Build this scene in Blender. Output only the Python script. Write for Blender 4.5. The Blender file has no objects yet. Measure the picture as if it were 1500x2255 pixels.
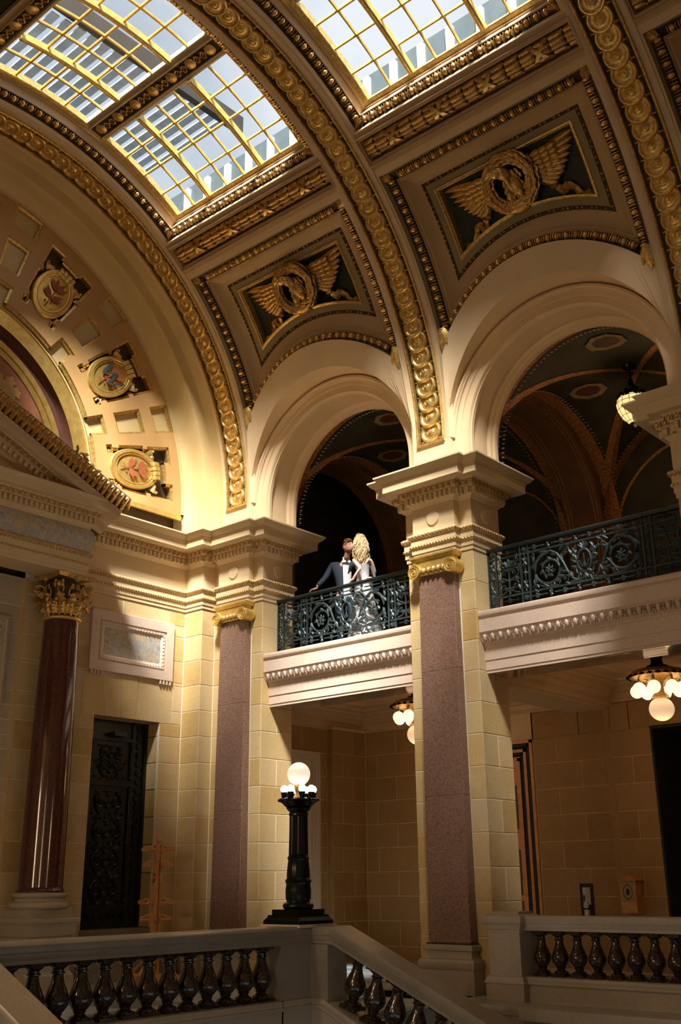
import bpy, math, random
from math import sin, cos, pi, radians, sqrt, atan2, asin, acos, degrees
from mathutils import Vector, Matrix
random.seed(7)
SC = bpy.context.scene
COL = SC.collection

# ------------------------------------------------------------------ camera
CAM_LOC = Vector((13.203, -12.401, 1.411))
YAW, PITCH, ROLL, FPX = 0.7132, 0.3376, -0.0107, 2314.7
def cam_axes():
    sy, cy, sp, cp = sin(YAW), cos(YAW), sin(PITCH), cos(PITCH)
    f = Vector((-sy*cp, cy*cp, sp)); r = Vector((cy, sy, 0)); u = r.cross(f)
    return r*cos(ROLL)+u*sin(ROLL), u*cos(ROLL)-r*sin(ROLL), f
cr, cu, cf = cam_axes()
cam = bpy.data.cameras.new('camera'); camo = bpy.data.objects.new('camera', cam); COL.objects.link(camo)
camo.matrix_world = Matrix(((cr.x, cu.x, -cf.x, CAM_LOC.x), (cr.y, cu.y, -cf.y, CAM_LOC.y), (cr.z, cu.z, -cf.z, CAM_LOC.z), (0, 0, 0, 1)))
cam.sensor_fit = 'VERTICAL'; cam.sensor_height = 36.0; cam.lens = FPX/2255*36.0; cam.clip_start = 0.05; cam.clip_end = 300
SC.camera = camo

# ------------------------------------------------------------------ sky
w = bpy.data.worlds.new('sky'); SC.world = w; w.use_nodes = True
nt = w.node_tree; nt.nodes.clear()
o_ = nt.nodes.new('ShaderNodeOutputWorld'); bg = nt.nodes.new('ShaderNodeBackground')
tc = nt.nodes.new('ShaderNodeTexCoord'); no = nt.nodes.new('ShaderNodeTexNoise'); no.inputs['Scale'].default_value = 3.2; no.inputs['Detail'].default_value = 7
no.inputs['Roughness'].default_value = .55
rp = nt.nodes.new('ShaderNodeValToRGB'); rp.color_ramp.elements[0].position = .38; rp.color_ramp.elements[0].color = (.50, .58, .66, 1)
rp.color_ramp.elements[1].position = .62; rp.color_ramp.elements[1].color = (.88, .90, .93, 1)
nt.links.new(tc.outputs['Generated'], no.inputs['Vector']); nt.links.new(no.outputs['Fac'], rp.inputs['Fac'])
nt.links.new(rp.outputs['Color'], bg.inputs['Color']); nt.links.new(bg.outputs[0], o_.inputs['Surface'])
bg.inputs['Strength'].default_value = .78
# ------------------------------------------------------------------ sun
sl = bpy.data.lights.new('sun', 'SUN'); sl.energy = 22.0; sl.angle = radians(12.0); sl.color = (1, .92, .81)
so = bpy.data.objects.new('sun', sl); COL.objects.link(so)
SUN_D = Vector((-3.2, 4.1, -6.55)).normalized()
so.rotation_euler = SUN_D.to_track_quat('-Z', 'Y').to_euler(); so.location = (5, -8, 30)
# ------------------------------------------------------------------ exposure
SC.view_settings.view_transform = 'Standard'; SC.view_settings.look = 'None'; SC.view_settings.gamma = 1
SC.view_settings.use_curve_mapping = False; SC.view_settings.exposure = 0.52
SC.cycles.max_bounces = 8; SC.cycles.diffuse_bounces = 5; SC.cycles.glossy_bounces = 4; SC.cycles.transparent_max_bounces = 12
SC.cycles.caustics_reflective = False; SC.cycles.caustics_refractive = False; SC.cycles.sample_clamp_indirect = 4.0
SC.cycles.use_denoising = True
try: SC.cycles.denoiser = 'OPENIMAGEDENOISE'
except Exception: pass

# ------------------------------------------------------------------ constants of the hall
B = 4.380                       # bay width
X = [0.0, B, 2*B, 3*B, 4*B]     # pier axes
R = 5.2; ZS = 7.85; YC = -5.2   # vault radius, springing height, axis
XE = -1.067; YA = -0.225        # end wall plane, corner pilaster face
ZC = 7.34                       # top of the cornice
YP = 0.08                       # stone pier face
FL2 = 5.10                      # gallery floor
COURSE = [0.246+.4417*k for k in range(-1, 14)]
COURSE[0] = 0.0

# ------------------------------------------------------------------ materials
def nodes(name):
    m = bpy.data.materials.new(name); m.use_nodes = True; n = m.node_tree
    return m, n, n.nodes['Principled BSDF']
def N(n, t, **k):
    x = n.nodes.new(t)
    for a, b in k.items():
        if a in x.inputs: x.inputs[a].default_value = b
        else: setattr(x, a, b)
    return x
def ramp(n, fac, stops):
    r_ = n.nodes.new('ShaderNodeValToRGB'); e = r_.color_ramp.elements
    while len(e) < len(stops): e.new(.5)
    for i, (p, c) in enumerate(stops): e[i].position = p; e[i].color = (*c, 1)
    n.links.new(fac, r_.inputs['Fac']); return r_.outputs['Color']
def coords(n, scale=1):
    g = n.nodes.new('ShaderNodeNewGeometry'); mp = n.nodes.new('ShaderNodeMapping')
    n.links.new(g.outputs['Position'], mp.inputs['Vector'])
    mp.inputs['Scale'].default_value = (scale,)*3 if not hasattr(scale, '__len__') else scale
    return mp.outputs['Vector']
def paint(name, c, rough=.55, var=.10, scale=3.0, bump=0.0, metal=0, spec=None):
    m, n, b = nodes(name)
    no = N(n, 'ShaderNodeTexNoise', Scale=scale, Detail=5.0); n.links.new(coords(n), no.inputs['Vector'])
    lo = tuple(x*(1-var) for x in c); hi = tuple(min(1, x*(1+var)) for x in c)
    n.links.new(ramp(n, no.outputs['Fac'], [(.3, lo), (.7, hi)]), b.inputs['Base Color'])
    b.inputs['Roughness'].default_value = rough; b.inputs['Metallic'].default_value = metal
    if spec is not None: b.inputs['Specular IOR Level'].default_value = spec
    if bump:
        bp = N(n, 'ShaderNodeBump', Strength=bump, Distance=.01); n2 = N(n, 'ShaderNodeTexNoise', Scale=60.0, Detail=3.0)
        n.links.new(coords(n), n2.inputs['Vector']); n.links.new(n2.outputs['Fac'], bp.inputs['Height']); n.links.new(bp.outputs[0], b.inputs['Normal'])
    return m
def gold(name, hi, lo, rough=.38, scale=22.0, thr=(.40, .62), metal=.75):
    m, n, b = nodes(name)
    no = N(n, 'ShaderNodeTexNoise', Scale=scale, Detail=4.0); n.links.new(coords(n), no.inputs['Vector'])
    n.links.new(ramp(n, no.outputs['Fac'], [(thr[0], lo), (thr[1], hi)]), b.inputs['Base Color'])
    b.inputs['Metallic'].default_value = metal; b.inputs['Roughness'].default_value = rough
    return m
def stone(name, stops, rough=.6, scale=2.5, rnd=.75, spec=.35, vein=None):
    # colour drawn per block (object random) and mottled by noise
    m, n, b = nodes(name)
    oi = n.nodes.new('ShaderNodeObjectInfo'); no = N(n, 'ShaderNodeTexNoise', Scale=scale, Detail=7.0, Roughness=.62)
    n.links.new(coords(n), no.inputs['Vector'])
    a = N(n, 'ShaderNodeMath', operation='MULTIPLY'); a.inputs[1].default_value = rnd; n.links.new(oi.outputs['Random'], a.inputs[0])
    c = N(n, 'ShaderNodeMath', operation='MULTIPLY_ADD'); c.inputs[1].default_value = (1-rnd)*1.6; n.links.new(no.outputs['Fac'], c.inputs[0]); n.links.new(a.outputs[0], c.inputs[2])
    d = N(n, 'ShaderNodeMath', operation='SUBTRACT'); d.inputs[1].default_value = (1-rnd)*.3; n.links.new(c.outputs[0], d.inputs[0])
    col = ramp(n, d.outputs[0], stops)
    f = N(n, 'ShaderNodeTexNoise', Scale=38.0, Detail=4.0); n.links.new(coords(n), f.inputs['Vector'])
    mx = n.nodes.new('ShaderNodeMixRGB'); mx.blend_type = 'MULTIPLY'; mx.inputs[0].default_value = .45
    n.links.new(col, mx.inputs[1]); n.links.new(ramp(n, f.outputs['Fac'], [(.3, (.72, .70, .66)), (.6, (1, 1, 1))]), mx.inputs[2])
    n.links.new(mx.outputs[0], b.inputs['Base Color'])
    b.inputs['Roughness'].default_value = rough; b.inputs['Specular IOR Level'].default_value = spec
    return m
def granite(name, a, bcol, c, rough=.25, scale=70.0, spec=.5, coat=0):
    m, n, b = nodes(name)
    v = N(n, 'ShaderNodeTexVoronoi', Scale=scale); n.links.new(coords(n), v.inputs['Vector'])
    s = n.nodes.new('ShaderNodeSeparateColor'); n.links.new(v.outputs['Color'], s.inputs[0])
    n.links.new(ramp(n, s.outputs[0], [(.0, c), (.28, c), (.32, a), (.62, a), (.68, bcol), (1, bcol)]), b.inputs['Base Color'])
    b.inputs['Roughness'].default_value = rough; b.inputs['Specular IOR Level'].default_value = spec
    b.inputs['Coat Weight'].default_value = coat; b.inputs['Coat Roughness'].default_value = .05
    return m
def emit(name, c, s):
    m, n, b = nodes(name); b.inputs['Base Color'].default_value = (*c, 1); b.inputs['Emission Color'].default_value = (*c, 1)
    b.inputs['Emission Strength'].default_value = s; b.inputs['Roughness'].default_value = .15
    return m
M = {}
M['cream'] = paint('cream_paint', (.74, .55, .34), .5, .05, 1.5)
M['creamy'] = paint('yellow_cream_paint', (.71, .54, .32), .5, .05, 1.5)
M['attic'] = paint('golden_cream_paint', (.70, .52, .25), .5, .06, 1.5)  # even golden cream of the arch bands and plaster rings
M['gold'] = gold('gilded_plaster', (.92, .66, .25), (.68, .44, .14), .36)
M['goldleaf'] = gold('gold_leaf', (.86, .61, .20), (.74, .50, .14), .42, 9.0)
M['goldegg'] = gold('bright_gilding', (.92, .62, .24), (.34, .17, .05), .34, 18.0, (.30, .50), .8)
M['goldold'] = gold('antique_gilding', (.78, .50, .18), (.40, .22, .07), .40, 55.0, (.35, .60), .8)
M['goldback'] = paint('dark_umber_ground', (.055, .034, .015), .6, .3, 20)
M['olive'] = paint('olive_paint', (.32, .24, .11), .5, .06, 2)
M['taupe'] = paint('taupe_paint', (.56, .38, .20), .5, .06, 2)
M['green'] = paint('dark_green_ground', (.020, .028, .022), .5, .25, 9)
M['orange'] = paint('apricot_paint', (.56, .33, .13), .55, .06, 2)
M['maroon'] = paint('maroon_paint', (.13, .05, .035), .5, .15, 5)
M['terracotta'] = paint('terracotta_mural_ground', (.42, .16, .085), .6, .25, 3)
M['ochre'] = paint('ochre_leaf_paint', (.62, .38, .14), .6, .15, 12)
M['paleline'] = paint('pale_branch_paint', (.60, .52, .40), .6, .1, 12)
M['russet'] = paint('russet_leaf_paint', (.36, .10, .035), .6, .2, 12)
M['slate'] = paint('slate_blue_paint', (.045, .06, .065), .6, .1, 12)
M['stone'] = stone('honey_sandstone', [(0, (.52, .375, .19)), (.2, (.66, .48, .23)), (.42, (.54, .36, .14)), (.6, (.66, .50, .28)), (.8, (.62, .45, .23)), (1, (.64, .54, .40))])
M['stonebuff'] = stone('buff_limestone', [(0, (.50, .42, .31)), (.5, (.56, .46, .34)), (1, (.60, .52, .42))], rnd=.4)
M['pink'] = stone('pinkish_limestone', [(0, (.64, .49, .40)), (.5, (.70, .54, .44)), (1, (.74, .60, .50))], rnd=.25, rough=.45)
M['mortar'] = paint('pale_mortar', (.80, .72, .58), .8, .05, 5)
M['rail'] = stone('shaded_grey_marble', [(0, (.20, .17, .13)), (.5, (.27, .225, .17)), (1, (.34, .29, .225))], rnd=.25, rough=.35, spec=.5)  # grey marble darkened, the dimness around the stairs put into its colour
M['railr'] = stone('lit_grey_marble', [(0, (.36, .31, .24)), (.5, (.43, .37, .29)), (1, (.50, .44, .35))], rnd=.25, rough=.35, spec=.5)  # lighter copy of the same grey marble, for parts that catch light
M['bounce'] = paint('bounce_plaster', (.80, .70, .55), .7, .03, 2)  # near white on the unseen walls, chosen to bounce light into the hall
M['granite'] = granite('red_speckled_granite', (.33, .19, .14), (.24, .14, .105), (.12, .075, .055), .36, 125)
M['colgran'] = granite('polished_dark_red_granite', (.085, .018, .012), (.11, .026, .016), (.05, .012, .01), .12, 90, .55, .4)
M['balgran'] = granite('dark_brown_granite', (.035, .018, .013), (.055, .03, .022), (.012, .008, .008), .16, 60, .5, .3)
M['bronze'] = paint('dark_bronze', (.030, .030, .022), .30, .3, 12, 0, .6)
M['iron'] = paint('verdigris_iron', (.030, .050, .056), .45, .45, 14, 0, .3)
M['irondark'] = paint('dark_green_iron', (.015, .024, .026), .4, .2, 14, 0, .35)
M['lampblack'] = paint('black_bronze', (.012, .014, .013), .22, .3, 10, 0, .6)
M['wood'] = paint('orange_oak', (.55, .26, .09), .4, .2, 8)
M['floor'] = paint('white_marble_floor', (.60, .70, .76), .14, .12, 2)
M['floord'] = paint('grey_marble_inlay', (.26, .33, .38), .15, .2, 3)
M['glow'] = emit('opal_globe_glow', (1.0, .72, .44), 1.15)
M['glowbig'] = emit('opal_globe_dim', (1.0, .70, .42), .42)
M['glowwhite'] = emit('lit_bulb', (1.0, .80, .60), 3.2)
M['lampbig'] = emit('frosted_globe', (1.0, .74, .60), .62)
M['dark'] = paint('dark_brown_plaster', (.10, .06, .03), .6, .2, 3)  # even dark brown for doors, slabs and outer shells
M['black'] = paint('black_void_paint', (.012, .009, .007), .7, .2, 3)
M['marble'] = stone('veined_pale_marble', [(.22, (.30, .34, .38)), (.40, (.60, .52, .40)), (.48, (.36, .40, .43)), (.60, (.62, .46, .27)), (.72, (.46, .47, .47))], rnd=.0, scale=3.5, rough=.25, spec=.5)
M['mortardk'] = paint('shaded_mortar', (.62, .46, .26), .8, .05, 5)  # mortar darkened, the corridor's dimness put into its colour
M['stonedk'] = stone('shaded_sandstone', [(0, (.28, .155, .055)), (.5, (.37, .215, .08)), (1, (.31, .185, .075))], rnd=.5)  # darker copy of the sandstone, the corridor's dimness put into its colour
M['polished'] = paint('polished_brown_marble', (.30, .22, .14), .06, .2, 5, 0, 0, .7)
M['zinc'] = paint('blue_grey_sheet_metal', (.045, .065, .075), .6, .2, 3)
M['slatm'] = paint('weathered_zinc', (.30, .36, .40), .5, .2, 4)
M['corr'] = paint('corridor_plaster', (.52, .34, .17), .3, .1, 3)
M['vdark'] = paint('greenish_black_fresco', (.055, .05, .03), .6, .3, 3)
M['vbrown'] = paint('umber_fresco', (.20, .10, .045), .6, .2, 3)
M['vband'] = gold('orange_mosaic', (.62, .28, .08), (.30, .12, .04), .5, 30, (.4, .6), .2)
M['vpale'] = paint('pale_painted_chain', (.40, .36, .26), .6, .2, 9)
M['vpale2'] = paint('dull_gold_paint', (.34, .24, .12), .6, .2, 9)
M['skin'] = paint('warm_skin', (.66, .36, .26), .5, .05, 20)
M['skinw'] = paint('fair_skin', (.74, .46, .35), .5, .05, 20)
M['lip'] = paint('lip', (.50, .17, .14), .45, .05, 20)
M['navy'] = paint('navy_wool', (.010, .022, .040), .75, .15, 60)
M['whitecloth'] = paint('white_cotton', (.80, .76, .76), .7, .04, 30)
M['satin'] = paint('silver_satin', (.50, .48, .50), .30, .06, 20, 0, .35)
M['hairbrown'] = paint('light_brown_hair', (.26, .12, .045), .45, .25, 60)
M['hairdark'] = paint('brow_hair', (.09, .045, .02), .5, .2, 60)
M['beard'] = paint('reddish_beard', (.20, .09, .045), .7, .2, 90)
M['blonde'] = paint('blonde_hair', (.60, .43, .22), .4, .35, 35)
M['whitep'] = paint('white_plastic', (.62, .64, .64), .35, .03, 10)
M['lantern'] = emit('amber_leaded_glass', (1.0, .60, .24), 1.0)
m_, n_, b_ = nodes('clear_wire_glass')
tr = n_.nodes.new('ShaderNodeBsdfTransparent'); tr.inputs[0].default_value = (.90, .94, .97, 1); gl = n_.nodes.new('ShaderNodeBsdfGlossy'); gl.inputs['Roughness'].default_value = .08
ms = n_.nodes.new('ShaderNodeMixShader'); ms.inputs[0].default_value = .05
n_.links.new(tr.outputs[0], ms.inputs[1]); n_.links.new(gl.outputs[0], ms.inputs[2]); n_.links.new(ms.outputs[0], n_.nodes['Material Output'].inputs['Surface'])
M['glass'] = m_

# ------------------------------------------------------------------ object helpers
WL = {}
def tagit(o, label=None, cat=None, group=None, kind=None):
    if label: o['label'] = label
    if cat: o['category'] = cat
    if group: o['group'] = group
    if kind: o['kind'] = kind
    return o
def link(name, data, parent=None, loc=None):
    o = bpy.data.objects.new(name, data); COL.objects.link(o)
    if parent is not None:
        o.parent = parent; WL[o.name] = WL[parent.name].copy()
        if loc is not None: o.location = Vector(loc)-WL[parent.name]; WL[o.name] = Vector(loc)
    else:
        o.location = loc or (0, 0, 0); WL[o.name] = Vector(loc or (0, 0, 0))
    return o
def thing(name, label, cat, loc, group=None): return tagit(link(name, None, None, loc), label, cat, group)
def setting(name, loc, label=None): return tagit(link(name, None, None, loc), label, None, None, 'structure')
def inst(name, mesh, mat4, parent):
    o = bpy.data.objects.new(name, mesh); COL.objects.link(o); o.parent = parent
    o.matrix_basis = Matrix.Translation(-WL[parent.name]) @ mat4
    WL[o.name] = Vector(WL[parent.name]); return o
class MB:
    def __init__(s): s.v = []; s.f = []
    def add(s, v, f, mt=None):
        k = len(s.v)
        s.v += [tuple(mt @ Vector(p)) if mt is not None else tuple(p) for p in v]; s.f += [tuple(i+k for i in q) for q in f]; return s
    def merge(s, o, mt=None): return s.add(o.v, o.f, mt)
    def box(s, a, b):
        (x0, y0, z0), (x1, y1, z1) = a, b
        return s.add([(x0, y0, z0), (x1, y0, z0), (x1, y1, z0), (x0, y1, z0), (x0, y0, z1), (x1, y0, z1), (x1, y1, z1), (x0, y1, z1)],
                     [(0, 3, 2, 1), (4, 5, 6, 7), (0, 1, 5, 4), (1, 2, 6, 5), (2, 3, 7, 6), (3, 0, 4, 7)])
    def quad(s, *p): return s.add(p, [tuple(range(len(p)))])
    def lathe(s, prof, n=24, mt=None, a0=0, a1=2*pi):
        closed = abs(a1-a0-2*pi) < 1e-6; m = n if closed else n+1; v = []; f = []
        for i in range(m):
            a = a0+(a1-a0)*i/n
            for r_, z in prof: v.append((r_*cos(a), r_*sin(a), z))
        k = len(prof)
        for i in range(n):
            j = (i+1) % m
            for q in range(k-1): f.append((i*k+q, j*k+q, j*k+q+1, i*k+q+1))
        return s.add(v, f, mt)
    def ell(s, c, r_, n=10, m=6, mt=None, half=False):
        v = []; f = []
        lo = -pi/2 if not half else 0
        for i in range(m+1):
            t = lo+(pi/2-lo)*i/m
            for j in range(n):
                a = 2*pi*j/n; v.append((c[0]+r_[0]*cos(t)*cos(a), c[1]+r_[1]*cos(t)*sin(a), c[2]+r_[2]*sin(t)))
        for i in range(m):
            for j in range(n): f.append((i*n+j, i*n+(j+1) % n, (i+1)*n+(j+1) % n, (i+1)*n+j))
        return s.add(v, f, mt)
    def tube(s, pts, rad, n=8, cap=True, flat=1.0, up=None):
        pts = [Vector(p) for p in pts]; rad = rad if hasattr(rad, '__len__') else [rad]*len(pts)
        v = []; f = []; ref = Vector(up) if up else Vector((0, 0, 1))
        for i, p in enumerate(pts):
            t = (pts[min(i+1, len(pts)-1)]-pts[max(i-1, 0)])
            if t.length < 1e-9: t = Vector((0, 0, 1))
            t.normalize(); a = ref.cross(t)
            if a.length < 1e-3: a = Vector((1, 0, 0)).cross(t)
            a.normalize(); b = t.cross(a)
            for j in range(n):
                g = 2*pi*j/n; v.append(tuple(p+a*cos(g)*rad[i]+b*sin(g)*rad[i]*flat))
        for i in range(len(pts)-1):
            for j in range(n): f.append((i*n+j, i*n+(j+1) % n, (i+1)*n+(j+1) % n, (i+1)*n+j))
        if cap:
            f.append(tuple(range(n-1, -1, -1))); k = (len(pts)-1)*n; f.append(tuple(k+j for j in range(n)))
        return s.add(v, f)
    def build(s, name, mat, parent=None, smooth=False, loc=None, **tags):
        if loc is not None and parent is None: off = Vector(loc)
        else: off = WL[parent.name] if parent is not None else Vector((0, 0, 0))
        me = bpy.data.meshes.new(name); me.from_pydata([(p[0]-off.x, p[1]-off.y, p[2]-off.z) for p in s.v], [], s.f); me.update()
        if mat is not None: me.materials.append(M[mat] if isinstance(mat, str) else mat)
        if smooth: smooth_mesh(me, smooth)
        o = link(name, me, parent, None if parent is not None else (tuple(off)))
        return tagit(o, **tags) if tags else o
    def mesh(s, name, mat, smooth=False):
        me = bpy.data.meshes.new(name); me.from_pydata(s.v, [], s.f); me.update(); me.materials.append(M[mat] if isinstance(mat, str) else mat)
        if smooth: smooth_mesh(me, smooth)
        return me
def smooth_mesh(me, ang):
    me.polygons.foreach_set('use_smooth', [True]*len(me.polygons))
    if ang is not True:
        try: me.set_sharp_from_angle(angle=radians(ang))
        except Exception: pass
def grid(rows):                 # rows of equally many points -> verts, faces
    v = [p for r_ in rows for p in r_]; n = len(rows[0])
    return v, [(i*n+j, i*n+j+1, (i+1)*n+j+1, (i+1)*n+j) for i in range(len(rows)-1) for j in range(n-1)]
def offset_path(path, e, closed=False):   # plan path, offset to its right-hand side
    n = len(path); out = []
    for i in range(n):
        p = Vector(path[i]); ds = []
        if i > 0 or closed: d = p-Vector(path[i-1]); ds.append(d.normalized())
        if i < n-1 or closed: d = Vector(path[(i+1) % n])-p; ds.append(d.normalized())
        ns = [Vector((d.y, -d.x)) for d in ds]
        if len(ns) == 1: q = p+ns[0]*e
        else:
            m = ns[0]+ns[1]
            q = p+(m*(e/(m.dot(ns[0])))) if m.length > 1e-6 else p+ns[0]*e
        out.append((q.x, q.y))
    return out
def sweep(prof, path, closed=False):      # prof: (e, z) list
    mb = MB(); cols = [offset_path(path, e, closed) for e, z in prof]
    rows = [[(cols[k][i][0], cols[k][i][1], prof[k][1]) for k in range(len(prof))] for i in range(len(path))]
    if closed: rows.append(rows[0])
    mb.add(*grid(rows)); return mb
def along(path, e, pitch, z, closed=False, inset=.0):   # placements (matrix: x along, y outward, z up) along an offset path
    P = offset_path(path, e, closed); n = len(P); out = []
    for i in range(n if closed else n-1):
        a, b = Vector(P[i]), Vector(P[(i+1) % n]); L = (b-a).length
        k = max(1, int(round(L/pitch))); d = (b-a).normalized() if L > 1e-6 else Vector((1, 0)); nn = Vector((d.y, -d.x))
        if L < pitch*.6: continue
        for j in range(k):
            c = a+(b-a)*((j+.5)/k)
            out.append(Matrix(((d.x, nn.x, 0, c.x), (d.y, nn.y, 0, c.y), (0, 0, 1, z), (0, 0, 0, 1))) @ Matrix.Scale(L/k/pitch, 4, (1, 0, 0)))
    return out
def V(x, th, h=0.0):
    a = radians(th); return (x, YC+(R+h)*cos(a), ZS+(R+h)*sin(a))
def VF(x, th, h=0.0, rot=0.0):   # frame on the vault: local x along hall, local y up the curve, local z inward
    a = radians(th); p = V(x, th, h); ty = Vector((0, -sin(a), cos(a))); nz = Vector((0, -cos(a), -sin(a))); tx = ty.cross(nz)
    m = Matrix(((tx.x, ty.x, nz.x, p[0]), (tx.y, ty.y, nz.y, p[1]), (tx.z, ty.z, nz.z, p[2]), (0, 0, 0, 1)))
    return m @ Matrix.Rotation(rot, 4, 'Z')
# ================================================================== vault
ceil_ = setting('ceiling', (2*B, YC, ZS+R), 'coffered barrel vault over the stair hall')
def vrows(pts, th0, th1, step=3.0):      # sweep an (x, h) section up the curve
    n = max(2, int(abs(th1-th0)/step)+1)
    return [[V(x, th0+(th1-th0)*i/(n-1), h) for x, h in pts] for i in range(n)]
def ring(x0, dx, tT, r, h, n1=12, n2=14, n3=30):
    xm = x0+B/2; half = B/2-dx; P = []
    tb = degrees(asin(min(1, sqrt(max(0, r*r-half*half))/(R+h))))
    for i in range(n1): P.append(V(xm-half, tb+(tT-tb)*i/n1, h))
    for i in range(n2): P.append(V(xm-half+2*half*i/n2, tT, h))
    for i in range(n1): P.append(V(xm+half, tT+(tb-tT)*i/n1, h))
    f1 = acos(min(1, half/r))
    for i in range(n3):
        f = f1+(pi-2*f1)*i/n3; P.append(V(xm+r*cos(f), degrees(asin(r*sin(f)/(R+h))), h))
    return P
def rect(x0, dx, t0, t1, h, n1=16, n2=10):
    a, b = x0+dx, x0+B-dx; P = []
    for i in range(n1): P.append(V(a, t0+(t1-t0)*i/n1, h))
    for i in range(n2): P.append(V(a+(b-a)*i/n2, t1, h))
    for i in range(n1): P.append(V(b, t1+(t0-t1)*i/n1, h))
    for i in range(n2): P.append(V(b+(a-b)*i/n2, t0, h))
    return P
def loft(rings, closed=True):
    mb = MB(); mb.add(*grid([r_+[r_[0]] if closed else r_ for r_ in rings])); return mb
def leafpts(L, W, n=6, z=0.02, tip=.0):
    return None
def feather_mb(L=1.0, W=.12, T=.03, n=6):
    mb = MB(); rows = []
    for i in range(n+1):
        t = i/n; w_ = W*.5*(sin(pi*min(1, t*.62+.18))**.7)*(1 if t < .8 else max(.12, sqrt(max(0, 1-((t-.8)/.2)**2))))
        rows.append([(L*t, -w_, 0), (L*t, -w_*.5, T*.7), (L*t, 0, T), (L*t, w_*.5, T*.6), (L*t, w_, 0)])
    mb.add(*grid(rows)); return mb
# repeated ornament meshes ------------------------------------------------
def egg_mb(p=.15):
    mb = MB(); mb.ell((0, -.004, .014), (.043, .064, .056), 10, 5)
    for s in (-1, 1):
        mb.tube([(s*.052, -.060, .0), (s*.056, -.03, .034), (s*.056, .03, .034), (s*.050, .055, .0)], .008, 5, False)
    mb.add([(-.018, .05, .0), (.018, .05, .0), (0, .086, .02), (0, .05, .045)], [(0, 1, 3), (1, 2, 3), (2, 0, 3)])
    mb.add([(-.030+.075, .035, .0), (.030+.045, .035, .0), (.068, -.07, .018), (.060, .03, .03)], [(0, 1, 3), (1, 2, 3), (2, 0, 3)])
    return mb
EGG = egg_mb().mesh('egg', 'goldegg', 50)
def disc_mb():
    mb = MB(); prof = [(0, .058), (.018, .052), (.026, .034), (.045, .030), (.052, .038), (.062, .028), (.12, .020), (.140, .030), (.150, .048), (.168, .048), (.182, .032), (.186, .0), (.186, -.03)]
    mb.lathe(prof, 24, Matrix.Rotation(radians(-6), 4, 'X') @ Matrix.Translation((0, 0, .010)))
    for s in (-1, 1): mb.ell((s*.182, -.126, .0), (.030, .012, .014), 6, 3); mb.ell((s*.150, -.126, .0), (.018, .026, .014), 6, 3)
    return mb
DISC = disc_mb().mesh('disc', 'gold', 40)
dth = degrees(0.048438)
for i in range(4):
    x = X[i]; rb = thing('vault_rib', ['vault rib of overlapping gilded discs beside the painted end wall', 'vault rib of overlapping gilded discs rising between the two open arches', 'vault rib of overlapping gilded discs beyond the arch with the pendant lamp', 'plain vault rib outside the view'][i], 'rib', (x, 0, ZS), 'gilded ribs of the vault')
    MB().add(*grid(vrows([(x-.40, .06), (x-.36, -.02), (x-.275, -.02), (x-.262, -.012)], 0, 180))).build('rib_border', 'cream', rb, 50)
    MB().add(*grid(vrows([(x+.262, -.012), (x+.275, -.02), (x+.36, -.02), (x+.40, .06)], 0, 180))).build('rib_border', 'cream', rb, 50)
    for s in (-1, 1):
        MB().add(*grid(vrows([(x+s*.264, -.01), (x+s*.258, -.045), (x+s*.246, -.05), (x+s*.238, -.036), (x+s*.230, -.04), (x+s*.224, .012)], 0, 180, 2.4))).build('gilded_fillet', 'gold', rb, 50)
    MB().add(*grid(vrows([(x-.226, .012), (x+.226, .012)], 0, 180))).build('channel_ground', 'goldback', rb)
    mb = MB().box((x-.264, -.0, ZS-.05), (x+.264, .055, ZS+.012)); mb.box((x-.264, -.052, ZS-.03), (x+.264, .0, ZS+.012)); mb.build('gilded_fillet', 'gold', rb)
    if i < 3:
        for k in range(0, 38 if i < 2 else 28):
            inst('disc', DISC, VF(x, degrees(.0105)+1.45+dth*k, .012), rb)
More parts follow.
